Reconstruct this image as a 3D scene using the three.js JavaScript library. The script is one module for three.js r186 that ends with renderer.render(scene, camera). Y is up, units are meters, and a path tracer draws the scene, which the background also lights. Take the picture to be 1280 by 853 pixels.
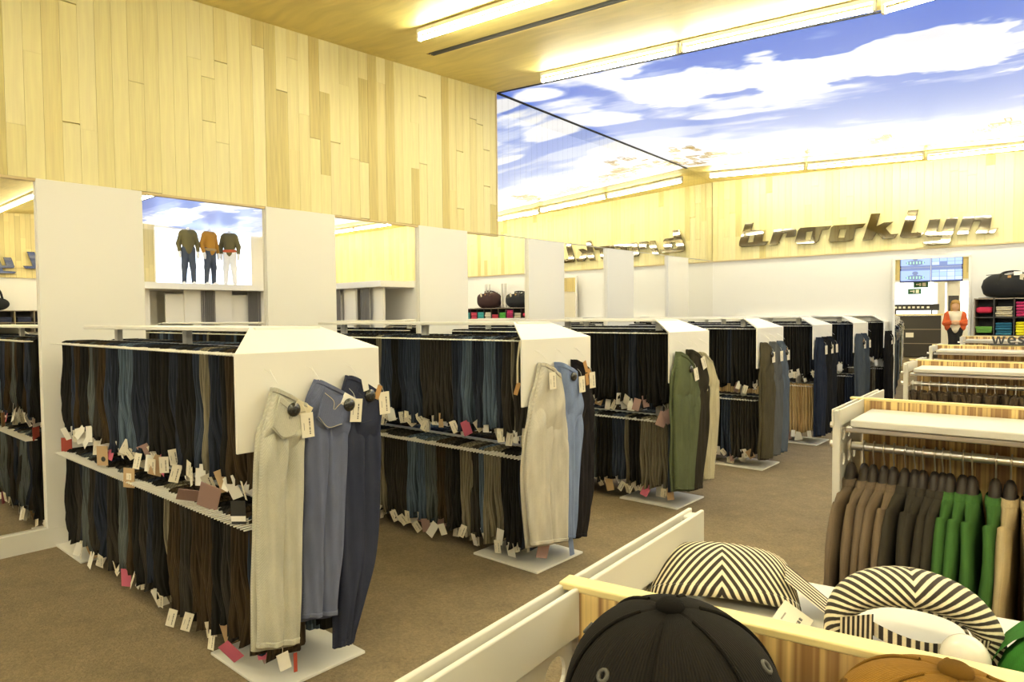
import * as THREE from 'three';
import { RectAreaLightUniformsLib } from 'three/addons/lights/RectAreaLightUniformsLib.js';
import { RoundedBoxGeometry } from 'three/addons/geometries/RoundedBoxGeometry.js';
import { TextGeometry } from 'three/addons/geometries/TextGeometry.js';
import { FontLoader } from 'three/addons/loaders/FontLoader.js';
import { MarchingCubes } from 'three/addons/objects/MarchingCubes.js';
import { mergeGeometries } from 'three/addons/utils/BufferGeometryUtils.js';

// ------------------------------------------------------------------ camera, light, exposure
const scene = new THREE.Scene();
scene.background = new THREE.Color(0x000000);
const camera = new THREE.PerspectiveCamera(53.18, 1280 / 853, 0.05, 80);
{
  const right = new THREE.Vector3(0.75089, -0.0093, -0.66037), up = new THREE.Vector3(-0.01744, 0.99927, -0.0339), back = new THREE.Vector3(0.6602, 0.03697, 0.75018);
  const m = new THREE.Matrix4().makeBasis(right, up, back);
  camera.quaternion.setFromRotationMatrix(m);
  camera.position.set(0, 1.45, 0);
}
const renderer = new THREE.WebGLRenderer({ antialias: true });
renderer.toneMapping = THREE.LinearToneMapping;
renderer.toneMappingExposure = 1.33;
renderer.shadowMap.enabled = true;
RectAreaLightUniformsLib.init();
const TUBE_COLOR = new THREE.Color().setRGB(1.0, 0.952, 0.70);
const TUBE_LIGHT = 14, TUBE_GLOW = 58, SKY_GLOW = .76, SKY_LIGHT = 0.1;

// ------------------------------------------------------------------ helpers
function mulberry(a) { return () => { a |= 0; a = a + 0x6D2B79F5 | 0; let t = Math.imul(a ^ a >>> 15, 1 | a); t = t + Math.imul(t ^ t >>> 7, 61 | t) ^ t; return ((t ^ t >>> 14) >>> 0) / 4294967296; }; }
const rnd = mulberry(7);
const rr = (a, b, f = rnd) => a + (b - a) * f();
const lerp = (a, b, t) => a + (b - a) * t;
const clamp = (v, a = 0, b = 1) => Math.min(b, Math.max(a, v));
const sstep = (a, b, v) => { const t = clamp((v - a) / (b - a)); return t * t * (3 - 2 * t); };
function hash2(x, y, s = 0) { let h = Math.imul(x, 374761393) + Math.imul(y, 668265263) + Math.imul(s, 974634777) | 0; h = Math.imul(h ^ h >>> 13, 1274126177); return ((h ^ h >>> 16) >>> 0) / 4294967296; }
function vnoise(x, y, s = 0, px = 0, py = 0) {
  const xi = Math.floor(x), yi = Math.floor(y), xf = x - xi, yf = y - yi, w = (v, p) => p ? ((v % p) + p) % p : v;
  const u = xf * xf * (3 - 2 * xf), v = yf * yf * (3 - 2 * yf);
  const a = hash2(w(xi, px), w(yi, py), s), b = hash2(w(xi + 1, px), w(yi, py), s), c = hash2(w(xi, px), w(yi + 1, py), s), d = hash2(w(xi + 1, px), w(yi + 1, py), s);
  return lerp(lerp(a, b, u), lerp(c, d, u), v);
}
function fbm(x, y, s, oct, px = 0, py = 0) { let v = 0, a = 0.5, t = 0; for (let i = 0; i < oct; i++) { v += a * vnoise(x, y, s + i * 17, px, py); t += a; x *= 2; y *= 2; px *= 2; py *= 2; a *= 0.5; } return v / t; }
function dataTex(w, h, fn, srgb = true) {
  const d = new Uint8Array(w * h * 4);
  for (let y = 0; y < h; y++) for (let x = 0; x < w; x++) { const c = fn(x / w, y / h, x, y), i = (y * w + x) * 4; d[i] = clamp(c[0]) * 255; d[i + 1] = clamp(c[1]) * 255; d[i + 2] = clamp(c[2]) * 255; d[i + 3] = 255; }
  const t = new THREE.DataTexture(d, w, h); t.wrapS = t.wrapT = THREE.RepeatWrapping; t.magFilter = THREE.LinearFilter; t.minFilter = THREE.LinearMipmapLinearFilter; t.generateMipmaps = true;
  if (srgb) t.colorSpace = THREE.SRGBColorSpace; t.needsUpdate = true; return t;
}
const names = {};
function numbered(n) { names[n] = (names[n] ?? -1) + 1; return names[n] ? n + '_' + String(names[n]).padStart(3, '0') : n; }
function shade(o) { o.traverse(m => { if (m.isMesh) { m.castShadow = true; m.receiveShadow = true; } }); return o; }
function thing(name, label, category, pos = [0, 0, 0], turn = 0, group) {
  const o = new THREE.Group(); o.name = numbered(name); o.position.set(...pos); o.rotation.y = turn; scene.add(o);
  o.userData = { label, category }; if (group) o.userData.group = group; return o;
}
function single(name, label, category, geo, mat, pos = [0, 0, 0], turn = 0, group) {
  const o = new THREE.Mesh(geo, mat); o.name = numbered(name); o.position.set(...pos); o.rotation.y = turn; scene.add(o);
  o.userData = { label, category }; if (group) o.userData.group = group; return o;
}
function part(parent, name, geo, mat, pos, rot) {
  const o = new THREE.Mesh(geo, mat); o.name = name; if (pos) o.position.set(...pos); if (rot) o.rotation.set(...rot); parent.add(o); return o;
}
function struct(name, label, geo, mat, pos = [0, 0, 0]) {
  const o = geo ? new THREE.Mesh(geo, mat) : new THREE.Group(); o.name = numbered(name); o.position.set(...pos); o.userData = { kind: 'structure', label, category: name.split('_')[0] }; scene.add(o); return o;
}
function copyOf(o, label) { const c = o.clone(); c.name = numbered(o.name.replace(/_\d{3}$/, '')); c.userData = { ...o.userData }; if (label) c.userData.label = label; scene.add(c); return c; }
// a box with uv in metres
function bx(w, h, d, x = 0, y = 0, z = 0) {
  const g = new THREE.BoxGeometry(w, h, d), p = g.attributes.position, n = g.attributes.normal, uv = g.attributes.uv;
  for (let i = 0; i < p.count; i++) { const X = p.getX(i), Y = p.getY(i), Z = p.getZ(i); if (Math.abs(n.getX(i)) > .5) uv.setXY(i, Z, Y); else if (Math.abs(n.getY(i)) > .5) uv.setXY(i, X, Z); else uv.setXY(i, X, Y); }
  g.translate(x, y, z); return g;
}
function rb(w, h, d, r = .004, x = 0, y = 0, z = 0) { const g = new RoundedBoxGeometry(w, h, d, 2, Math.min(r, w / 2.01, h / 2.01, d / 2.01)); g.translate(x, y, z); return g; }
const bb = (x0, x1, y0, y1, z0, z1) => bx(x1 - x0, y1 - y0, z1 - z0, (x0 + x1) / 2, (y0 + y1) / 2, (z0 + z1) / 2);
function cyl(r, l, axis = 'y', seg = 12, r2 = r) { const g = new THREE.CylinderGeometry(r2, r, l, seg); if (axis === 'x') g.rotateZ(Math.PI / 2); if (axis === 'z') g.rotateX(Math.PI / 2); return g; }
function tube(pts, r, seg = 24, rad = 6) { return new THREE.TubeGeometry(new THREE.CatmullRomCurve3(pts.map(p => new THREE.Vector3(...p))), seg, r, rad); }
function merge(list) { return mergeGeometries(list.map(g => { g = g.index ? g.toNonIndexed() : g; for (const k of Object.keys(g.attributes)) if (!['position', 'normal', 'uv'].includes(k)) g.deleteAttribute(k); return g; })); }
const place = (g, pos, rot) => { g = g.clone(); if (rot) g.applyMatrix4(new THREE.Matrix4().makeRotationFromEuler(new THREE.Euler(...rot))); g.translate(...pos); return g; };
function gridGeo(nu, nv, fn, closeU = false) { // fn(u,v) -> [x,y,z]; uv 0..1
  const pos = [], uv = [], idx = [];
  for (let j = 0; j <= nv; j++) for (let i = 0; i <= nu; i++) { const p = fn(i / nu, j / nv); pos.push(p[0], p[1], p[2]); uv.push(p[3] ?? i / nu, p[4] ?? j / nv); }
  for (let j = 0; j < nv; j++) for (let i = 0; i < nu; i++) { const a = j * (nu + 1) + i, b = a + 1, c = a + nu + 1, d = c + 1; idx.push(a, c, b, b, c, d); }
  const g = new THREE.BufferGeometry(); g.setAttribute('position', new THREE.Float32BufferAttribute(pos, 3)); g.setAttribute('uv', new THREE.Float32BufferAttribute(uv, 2)); g.setIndex(idx); g.computeVertexNormals();
  if (closeU) { const n = g.attributes.normal; for (let j = 0; j <= nv; j++) { const a = j * (nu + 1), b = a + nu; const v = new THREE.Vector3(n.getX(a) + n.getX(b), n.getY(a) + n.getY(b), n.getZ(a) + n.getZ(b)).normalize(); n.setXYZ(a, v.x, v.y, v.z); n.setXYZ(b, v.x, v.y, v.z); } }
  return g;
}
const cloth = (o) => new THREE.MeshPhysicalMaterial({ roughness: .95, metalness: 0, specularIntensity: .25, ...o });
const std = (o) => new THREE.MeshStandardMaterial({ roughness: .7, metalness: 0, ...o });
const lin = (r, g, b) => new THREE.Color().setRGB(r, g, b);

// ------------------------------------------------------------------ textures and materials
const carpetTex = dataTex(512, 512, (u, v, x, y) => { const a = hash2(x, y, 3), b = fbm(u * 64, v * 64, 5, 2, 64, 64), c = fbm(u * 6, v * 6, 9, 3, 6, 6); const k = .70 + .2 * a + .16 * (b - .5) + .12 * (c - .5); return [k, k * .985, k * .96]; });
const carpetBump = dataTex(256, 256, (u, v, x, y) => { const k = .5 * hash2(x, y, 13) + .5 * fbm(u * 60, v * 60, 15, 1, 60, 60); return [k, k, k]; }, false);
carpetTex.repeat.set(1.4, 1.4); carpetBump.repeat.set(2.5, 2.5);
function woodTex(seed, dark) { return dataTex(128, 512, (u, v) => { const w = fbm(u * 3, v * 4, seed, 3, 3, 4); const g = fbm(u * 26 + w * 4, v * 5, seed + 40, 3, 0, 5), b = fbm(u * 2, v * 2, seed + 80, 2, 2, 2), f = Math.pow(fbm(u * 70, v * 9, seed + 90, 2, 70, 9), 2); const k = 1 - dark * (.35 * (1 - g) + .3 * (1 - b) + .28 * f); return [k, k * (1 - dark * .16 * (1 - g)), k * (1 - dark * .5 * (1 - b))]; }); }
const plankTex = [woodTex(11, .12), woodTex(23, .17), woodTex(37, .3)];
for (const t of plankTex) t.repeat.set(2.5, .6);
const PLANK = [[0, .83, .755, .39], [0, .84, .77, .42], [1, .83, .755, .38], [1, .82, .73, .35], [0, .835, .76, .40], [2, .79, .675, .30], [1, .85, .78, .43], [2, .80, .70, .32]].map(([t, r, g, b]) => std({ map: plankTex[t], color: lin(r, g, b), roughness: .5 }));
const wallWoodTex = dataTex(512, 256, (u, v) => { const c = Math.floor(u * 24), off = hash2(c, 1, 5), row = Math.floor(v * 2 + off), k = .86 + .14 * hash2(c, row % 2, 7), f = (u * 24) % 1, gr = .95 + .05 * fbm(u * 200, v * 12, 3, 2, 200, 12); const e = f < .05 ? .82 : 1; return [k * gr * e, k * gr * e * .97, k * gr * e * .9]; });
wallWoodTex.repeat.set(1 / 2.4, 1 / 2);
const wallWood = std({ map: wallWoodTex, color: lin(.82, .73, .40), roughness: .55 });
const ceilTex = dataTex(512, 512, (u, v) => { const w = fbm(u * 5, v * 5, 61, 3, 5, 5), g = fbm(u * 8 + w, v * 60 + w * 3, 67, 3, 0, 60), b = fbm(u * 3, v * 2, 71, 3, 3, 2); const k = .82 + .1 * g + .16 * (b - .4); return [k, k * .97, k * .88]; });
ceilTex.repeat.set(.4, .4);
const ceilWood = std({ map: ceilTex, color: lin(.92, .80, .36), roughness: .5 });
const zebraTex = dataTex(512, 128, (u, v) => { const w = u + .004 * Math.sin(v * 6.283), a = fbm(w * 30, .5, 81, 2, 30, 0), b = fbm(w * 90, .5, 83, 2, 90, 0), s = sstep(.40, .66, a * .6 + b * .45); const k = .5 * hash2(Math.floor(u * 512), 0, 4) * .1; return [lerp(.86, .53, s) + k, lerp(.74, .39, s) + k, lerp(.49, .24, s) + k * .6]; });
zebraTex.repeat.set(2.2, 1);
const zebra = std({ map: zebraTex, roughness: .45 });
const plyTex = dataTex(64, 256, (u, v) => { const k = .9 + .1 * fbm(u * 30, v * 3, 91, 2, 30, 3); return [k, k * .95, k * .78]; });
const ply = std({ map: plyTex, color: lin(.86, .79, .55), roughness: .5 });
const denimTex = dataTex(256, 256, (u, v, x, y) => { const tw = ((x + y) % 4 < 2 ? .06 : 0), s = fbm(u * 24, v * 2, 101, 2, 24, 2), p = fbm(u * 5, v * 5, 103, 3, 5, 5), n = hash2(x, y, 6); const k = .78 + .07 * s + .14 * p + .07 * n - tw; return [k, k, k]; });
denimTex.repeat.set(2.5, 1.6);
const streakTex = dataTex(128, 256, (u, v) => { const s = fbm(u * 14, v * 2, 111, 3, 14, 2), p = fbm(u * 4, v * 6, 113, 3, 4, 6); const k = .30 + .75 * Math.pow(s, 1.4) + .4 * p; return [k, k, k]; });
streakTex.repeat.set(9, 1.3);
const clothBump = dataTex(128, 128, (u, v, x, y) => { const k = .5 + .25 * Math.sin((x + y) * Math.PI / 2) + .25 * hash2(x, y, 8); return [k, k, k]; }, false); clothBump.repeat.set(20, 20);

const M = {
  carpet: std({ map: carpetTex, bumpMap: carpetBump, bumpScale: .004, color: lin(.33, .26, .165), roughness: 1 }),
  white: std({ color: lin(.80, .775, .715), roughness: .5 }),
  whiteWall: std({ color: lin(.80, .775, .715), roughness: .6 }),
  rackWhite: std({ color: lin(.80, .775, .715), roughness: .38 }),
  beam: std({ color: lin(.80, .775, .715), roughness: .4 }),
  prong: std({ color: lin(.80, .775, .715), roughness: .35 }),
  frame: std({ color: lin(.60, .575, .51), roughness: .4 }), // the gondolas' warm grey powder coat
  steel: std({ color: lin(.72, .68, .60), roughness: .28, metalness: .9 }),
  dark: std({ color: lin(.03, .028, .026), roughness: .5 }),
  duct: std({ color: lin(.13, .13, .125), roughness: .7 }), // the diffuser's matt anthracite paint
  mirror: std({ color: lin(.93, .92, .88), roughness: .0, metalness: 1 }),
  chrome: std({ color: lin(.30, .28, .24), roughness: .03, metalness: 1 }),
  trim: std({ color: lin(.62, .48, .24), roughness: .5 }),
  tube: new THREE.MeshStandardMaterial({ color: 0x222222, emissive: TUBE_COLOR, emissiveIntensity: TUBE_GLOW, roughness: .4 }),
  batten: std({ color: lin(.80, .775, .715), roughness: .5 }),
  card: std({ color: lin(.80, .77, .70), roughness: .7 }),
  kraft: std({ color: lin(.45, .31, .17), roughness: .8 }),
  mauve: std({ color: lin(.36, .23, .21), roughness: .75 }),
  pink: std({ color: lin(.55, .12, .20), roughness: .7 }),
  blackCard: std({ color: lin(.02, .02, .02), roughness: .5 }),
  redCard: std({ color: lin(.35, .05, .03), roughness: .6 }),
  hanger: std({ color: lin(.030, .022, .018), roughness: .3 }),
  leather: std({ color: lin(.45, .24, .08), roughness: .6 }),
  disc: new THREE.MeshPhysicalMaterial({ color: lin(.015, .015, .015), roughness: .25, clearcoat: .5 }),
  cream: std({ color: lin(.62, .55, .38), roughness: .8 }),
};
// printed price tag: grey lines of small print
const tagTex = dataTex(64, 96, (u, v, x, y) => { const inBar = v > .12 && v < .78 && u > .62 && u < .72 && hash2(y, 3, 1) > .4; const inLine = v > .3 && v < .6 && u > .2 && u < .24 && (y % 3 < 2); return inBar || inLine ? [.35, .34, .33] : [.93, .91, .86]; });
M.tag = std({ map: tagTex, color: lin(.88, .85, .78), roughness: .65 });

// ------------------------------------------------------------------ the room
const XL = -5.08, ZB = -10.93, XR = 8.2, ZF = 9, XLL = -8.2;
const dip = (x) => { const k = x <= -.8 ? (x + 5.08) : x < 3 ? lerp(4.28, 0, sstep(-.8, 3, x)) : 0; return k; };
const ceilFront = (x, z) => 3.89 - .064 * dip(x) - .044 * Math.min(3.8, (z + 5.57));
const skyY = (x, z) => 3.89 - .064 * dip(x) + .0295 * (z + 5.57);
const backTop = (x) => 3.66 - .04 * dip(x);

struct('floor', 'brown loop-pile carpet covering the shop floor', bb(XLL, XR, -.2, 0, ZB - .2, ZF), M.carpet);
struct('wall_left', 'white wall behind the mirrors and the jeans racks', bb(XL - .25, XL - .012, 0, 4.3, ZB, .6), M.whiteWall);
struct('wall_back', 'white lower wall behind the last jeans rack, under the lettered planks', bb(XL - .25, XR + .2, 0, 4.4, ZB - .25, ZB), M.whiteWall);
struct('wall_right', 'far side wall of the shop, seen in the mirrors', bb(XR, XR + .2, 0, 4.4, ZB, ZF), M.whiteWall);
struct('wall_front', 'shop front wall seen in the mirror', bb(XLL - .2, XR + .2, 0, 4.4, ZF, ZF + .2), M.whiteWall);
struct('wall_side', 'white side wall beyond the end of the mirrored wall', bb(XLL - .2, XLL, 0, 4.4, .6, ZF), M.whiteWall);
struct('wall_return', 'short return wall at the end of the mirrored wall', bb(XLL - .2, XL - .012, 0, 4.4, .6, .8), M.whiteWall);

// ceiling: pale plywood over the shop, sloping gently up to the printed sky
function slabGeo(x0, x1, z0, z1, nx, nz, f, th, s = 1) { // underside follows f(x,z)
  const under = gridGeo(nx, nz, (u, v) => { const x = lerp(x0, x1, u), z = lerp(z0, z1, v); return [x, f(x, z), z, x * s, z * s]; });
  const top = gridGeo(nx, nz, (u, v) => { const x = lerp(x0, x1, 1 - u), z = lerp(z0, z1, v); return [x, f(x, z) + th, z, x * s, z * s]; });
  const e = (a, b) => gridGeo(24, 1, (u, v) => { const x = lerp(a[0], b[0], u), z = lerp(a[1], b[1], u); return [x, f(x, z) + th * v, z]; });
  return merge([under, top, e([x0, z0], [x1, z0]), e([x0, z1], [x1, z1]), e([x0, z0], [x0, z1]), e([x1, z0], [x1, z1])]);
}
{ // the plywood is cut open for the air slot
  const c = struct('ceiling', 'pale plywood ceiling with fluorescent battens');
  const SA = -4.245, SB = -4.155;
  part(c, 'plywood_panel', slabGeo(XLL, XR, -5.57, SA, 40, 4, ceilFront, .15), ceilWood); part(c, 'plywood_panel', slabGeo(XLL, XR, SB, ZF, 40, 4, ceilFront, .15), ceilWood);
  part(c, 'plywood_panel', slabGeo(XLL, -4.65, SA, SB, 20, 2, ceilFront, .15), ceilWood); part(c, 'plywood_panel', slabGeo(-.85, XR, SA, SB, 20, 2, ceilFront, .15), ceilWood);
}
struct('ceiling_soffit', 'narrow plywood soffit between the printed sky and the lettered wall', slabGeo(XL - .2, XR, ZB, -9.98, 40, 4, (x, z) => lerp(backTop(x), skyY(x, -9.98), (z - ZB) / (-9.98 - ZB)), .15), ceilWood);
struct('ceiling_cover', 'ceiling above the lightbox', bb(XLL, XR, 4.3, 4.4, ZB, ZF), M.whiteWall);

// printed sky lightbox
{
  const W = 2048, H = 704;
  const bld = []; const br = mulberry(41);
  for (let k = 0; k < 330; k++) { const c = [[-4.55, .5, 1.15], [-4.3, .7, .6], [-2.15, .16, .62], [-2.9, .5, .3], [-.75, .5, .8], [1.5, .8, .9], [4, .9, .8], [6, .8, .9]][Math.floor(br() * 8)]; const q = (br() - .5) * 2; bld.push([c[0] + q * c[1], .08 + br() * c[2] * (1 - .6 * q * q), .02 + br() * .07, .03 + br() * .13, br()]); }
  const skyTex = dataTex(W, H, (u, v) => {
    const x = lerp(XL, XR, u), z = lerp(-9.98, -5.57, v), d = z + 9.98; // d: metres from the horizon edge of the print
    const q = d + .2 * (Math.min(x, .4) + 5.08);
    const n = fbm(x * .55 + 3.1, z * 1.25 + 8, 21, 6), n2 = fbm(x * 1.7, z * 3.2, 33, 5), streak = fbm(x * .5 + d * .35, d * 2.6 + 1.7, 51, 5);
    // bands of cloud across the print
    let c = 0;
    const band = (lo, hi, s) => Math.min(sstep(lo - s, lo + s, q + (n2 - .5) * .9), 1 - sstep(hi - s, hi + s, q + (n2 - .5) * .9));
    c = Math.max(c, 1 - sstep(1.5, 2.05, q + (n - .5) * 1.5 + (n2 - .5) * .5)); const blob = (bx0, bd, rx, rd) => sstep(1.15, .75, Math.hypot((x - bx0) / rx, (d - bd) / rd) + (n2 - .5) * 1.1); c = Math.max(c, blob(-4.75, 4.12, .34, .2), blob(-4.7, 3.0, .55, .34), .9 * blob(-3.3, 2.45, .5, .12));
    c = Math.max(c, sstep(.46, .60, n + .42 * band(3.55, 4.5, .2) * sstep(-4.2, -3.6, x) - .16));
    c = Math.max(c, .55 * sstep(.53, .68, streak * .62 + n2 * .4));
    c = clamp(c);
    const t = clamp(d / 4.4), sky = [lerp(.68, .40, t), lerp(.76, .52, t), lerp(.95, .87, t)];
    const cl = .93 + .1 * n2, out = [lerp(sky[0], cl * 1.0, c), lerp(sky[1], cl * 1.0, c), lerp(sky[2], cl * 1.02, c)];
    // ochre rooftops printed along the lower edge
    const roofs = sstep(.30, .0, d - .28 * (fbm(x * 2.2, 4, 77, 3) - .45)) * .75; let r = 0;
    for (const b of bld) { const dx = Math.abs(x - b[0]), dz = d - b[1]; if (dx < b[2] && dz > 0 && dz < b[3]) { const edge = dx > b[2] - .01 || dz < .022 || dz > b[3] - .022; r = Math.max(r, edge ? .95 : .5 * b[4] - .05); } }
    const o = clamp(r + roofs * .25 * vnoise(x * 14, d * 22, 88));
    return [lerp(out[0], .58, o), lerp(out[1], .42, o), lerp(out[2], .08, o)];
  });
  skyTex.wrapS = skyTex.wrapT = THREE.ClampToEdgeWrapping;
  const mat = new THREE.MeshStandardMaterial({ color: 0x151515, emissive: 0xffffff, emissiveMap: skyTex, emissiveIntensity: SKY_GLOW, roughness: .35 });
  const t = thing('sky_lightbox', 'backlit ceiling panel printed with blue sky, clouds and rooftops', 'lightbox', [0, 0, 0]);
  part(t, 'printed_panel', gridGeo(48, 4, (u, v) => { const x = lerp(XL, XR, u), z = lerp(-9.98, -5.57, v); return [x, skyY(x, z) + .004, z, u, v]; }), mat);
  part(t, 'edge_profile', merge([tube([0, .25, .5, .75, 1].map(k => [XL + .01, skyY(XL, lerp(-9.98, -5.57, k)) - .008, lerp(-9.98, -5.57, k)]), .009, 8, 4), tube(Array.from({ length: 14 }, (_, k) => { const x = lerp(XL, XR, k / 13); return [x, skyY(x, -5.58) - .004, -5.58]; }), .008, 60, 4)]), M.dark);
  for (const [a, b] of [[-5.0, -.8], [-.8, 1.1], [1.1, 3], [3, 8.1]]) { const ya = skyY(a, -9.9) - .05, yb = skyY(b, -9.9) - .05, w = Math.hypot(b - a, yb - ya), h = new THREE.Group(); h.name = 'lightbox_lamp'; h.position.set((a + b) / 2, (ya + yb) / 2, -7.78); h.rotation.z = Math.atan2(yb - ya, b - a); const L = new THREE.RectAreaLight(0xeef2ff, SKY_LIGHT, w, 4.3); L.rotation.x = -Math.PI / 2; h.add(L); t.add(h); }
}

// planks: vertical tongue-and-groove boards 10 cm wide, butt-jointed at uneven heights
const plankGeos = {};
function plank(parent, axis, at, y0, y1, face) { // axis 'z': boards on the left wall; 'x': boards on the back wall
  const len = Math.round((y1 - y0) * 50) / 50, key = axis + len; plankGeos[key] ??= axis === 'z' ? bx(.022, len - .002, .0985) : bx(.0985, len - .002, .022);
  const m = PLANK[Math.floor(rnd() * rnd() * PLANK.length * 1.35) % PLANK.length];
  part(parent, 'plank', plankGeos[key], m, axis === 'z' ? [face + rr(-.0012, .0012), (y0 + y1) / 2, at] : [at, (y0 + y1) / 2, face + rr(-.0012, .0012)]);
}
{
  const w = struct('wall_upper', 'upper left wall clad in pale yellow vertical wooden planks'); w.userData.category = 'wall';
  part(w, 'backing', bb(XL - .02, XL - .003, 2.34, 4.1, -5.52, .6), PLANK[3]);
  for (let k = 0; k < 61; k++) {
    const z = -5.47 + k * .1; let y = 2.335; const top = ceilFront(XL, Math.max(z, -5.5)) + .03, f = rnd();
    const cuts = f < .4 ? [rr(2.6, 3.6)] : f < .62 ? [rr(2.55, 2.95), rr(3.1, 3.6)] : [];
    for (const c of [...cuts, top]) { plank(w, 'z', z, y, c, XL + .004); y = c; }
  }
  part(w, 'edge_strip', merge([bb(XL - .01, XL + .018, 2.318, 2.334, -5.53, .6), bb(XL - .01, XL + .018, 2.318, 3.9, -5.54, -5.524)]), M.trim);
}
{
  const w = struct('wall_lettered', 'upper back wall clad in pale yellow planks behind the chrome lettering'); w.userData.category = 'wall';
  part(w, 'backing', bb(XL, 1.1, 2.345, 4.1, ZB, ZB + .01), PLANK[3]);
  for (let k = 0; k < 61; k++) {
    const x = XL + .055 + k * .1; let y = 2.34; const top = backTop(x) + .05, f = rnd();
    const cuts = f < .5 ? [rr(2.6, 3.4)] : f < .62 ? [rr(2.5, 2.8), rr(3.0, 3.4)] : [];
    for (const c of [...cuts, top]) { plank(w, 'x', x, y, c, ZB + .018); y = c; }
  }
  part(w, 'plank_cladding', bb(1.09, XR, 2.34, 4.1, ZB, ZB + .02), wallWood);
  part(w, 'edge_strip', bb(XL, XR, 2.325, 2.34, ZB, ZB + .032), M.trim);
}
{ // side wall cladding and the band of planks that the mirrors show
  const w = struct('wall_cladding', 'planked upper side wall seen in the mirrors', bb(XR - .03, XR, 2.4, 4.1, -7.1, ZF), wallWood); w.userData.category = 'wall';
  const w2 = struct('wall_header', 'planked header over the shop front seen in the back mirror', bb(XLL, XR, 2.7, 4.1, ZF - .06, ZF), wallWood); w2.userData.category = 'wall';
}
// mirror strips above the pillars
{
  const w = struct('wall_mirrored', 'upper wall of narrow vertical mirror strips between the planks and the lettered wall'); w.userData.category = 'wall';
  const g = {};
  for (let k = 0; k < 54; k++) {
    const z = -5.594 - k * .0999, h = Math.round((skyY(XL, Math.max(z, -9.98)) - (z < -9.98 ? .09 * (-9.98 - z) : 0) - 2.345) * 100) / 100;
    g[h] ??= bx(.008, h, .0988);
    part(w, 'mirror_strip', g[h], M.mirror, [XL - .004, 2.345 + h / 2, z], [0, rr(-.0022, .0022), rr(-.0006, .0006)]);
  }
}
// pillars and mirrors along the left wall
const pillarZ = [[-1.88, -1.26], [-3.44, -2.80], [-5.05, -4.39], [-6.72, -6.04], [-8.34, -7.67], [-9.98, -9.33]];
const RACKNAME = ['pale grey, mid-blue and dark blue jeans', 'white, powder-blue and black trousers', 'olive, dark brown and cream trousers', 'brown-faded and light blue jeans', 'navy and black jeans', 'ochre-faded blue jeans', 'black jeans beside the mirror'];
pillarZ.forEach(([a, b], i) => {
  const o = struct('wall_pillar', `white wall panel standing behind the rack that shows ${RACKNAME[i]}`, rb(.035, 2.335, b - a, .003, XL + .0135, 1.1675, (a + b) / 2), M.whiteWall); o.userData.category = 'wall panel';
});
const bays = [[-1.26, .5], [-2.80, -1.88], [-4.39, -3.44], [-6.04, -5.05], [-7.67, -6.72], [-9.33, -8.34], [ZB, -9.98]];
bays.forEach(([a, b], i) => {
  const t = thing('wall_mirror', ['wide wall mirror at the free end of the mirrored wall', 'tall wall mirror between the panels, reflecting mannequins on a ledge', 'tall wall mirror reflecting curtained fitting rooms', 'tall wall mirror reflecting a holdall and folded clothes', 'tall wall mirror, third bay from the lettered wall corner', 'tall wall mirror, second bay from the lettered wall corner', 'tall wall mirror adjoining the lettered wall corner'][i], 'mirror', [XL, 0, (a + b) / 2], 0, 'mirrors between the wall panels');
  part(t, 'mirror_pane', bx(.006, 2.2, b - a - .008, -.005, 1.235, 0), M.mirror);
  for (const sz of [-1, 1]) part(t, 'mirror_edge', bx(.01, 2.2, .004, -.003, 1.235, sz * ((b - a) / 2 - .002)), M.beam);
});
struct('baseboard_left', 'white baseboard along the mirrored wall', bb(XL - .01, XL + .035, 0, .125, ZB, .6), M.white);
struct('baseboard_back', 'white baseboard along the back wall', bb(XL, XR, 0, .12, ZB, ZB + .02), M.white);

// ------------------------------------------------------------------ fluorescent battens and the air slot
function batten(x, y, z, tilt, label, group) {
  const t = thing('fluorescent_light', label, 'light', [x, y, z], 0, group); t.rotation.z = tilt;
  part(t, 'batten', bx(1.47, .03, .042, 0, .0, 0), M.batten);
  part(t, 'glowing_tube', cyl(.016, 1.43, 'x', 12), M.tube, [0, -.058, 0]);
  for (const sx of [-.725, .725]) part(t, 'lamp_holder', bx(.02, .07, .035, sx, -.04, 0), M.batten);
  const L = new THREE.RectAreaLight(TUBE_COLOR, TUBE_LIGHT, 1.42, .05); L.position.set(0, -.08, 0); L.rotation.x = -Math.PI / 2; t.add(L);
  return t;
}
const rowY = (x, z) => (z < -9.98 ? lerp(backTop(x), skyY(x, -9.98), (z - ZB) / (-9.98 - ZB)) : ceilFront(x, z)) - .02;
const ORD = ['first', 'second', 'third', 'fourth', 'fifth', 'sixth', 'seventh', 'eighth', 'ninth', 'tenth'];
const ordinal = (n) => ORD[n - 1] || n + (n % 10 === 1 && n !== 11 ? 'st' : n % 10 === 2 && n !== 12 ? 'nd' : n % 10 === 3 && n !== 13 ? 'rd' : 'th');
function row(z, x0, n, label, group) { for (let k = 0; k < n; k++) { const x = x0 + .75 + k * 1.5; const s = (rowY(x + .7, z) - rowY(x - .7, z)) / 1.4; batten(x, rowY(x, z) - .004, z, Math.atan(s), `${label}, ${ordinal(k + 1)} from the mirrored wall`, group); } }
row(-5.27, -4.24, 8, 'glowing fluorescent batten along the front edge of the printed sky', 'tubes along the front edge of the sky panel');
row(-10.3, -4.86, 8, 'glowing fluorescent batten on the soffit above the chrome lettering', 'tubes above the lettered wall');
row(-3.68, -4.22, 8, 'glowing fluorescent batten on the plywood beside the air slot', 'tubes beside the air slot');
row(-.55, -3.9, 8, 'added out-of-view fluorescent batten lighting the nearest racks', 'added tubes lighting the front of the shop');  // unseen row, added to brighten the foreground
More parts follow.
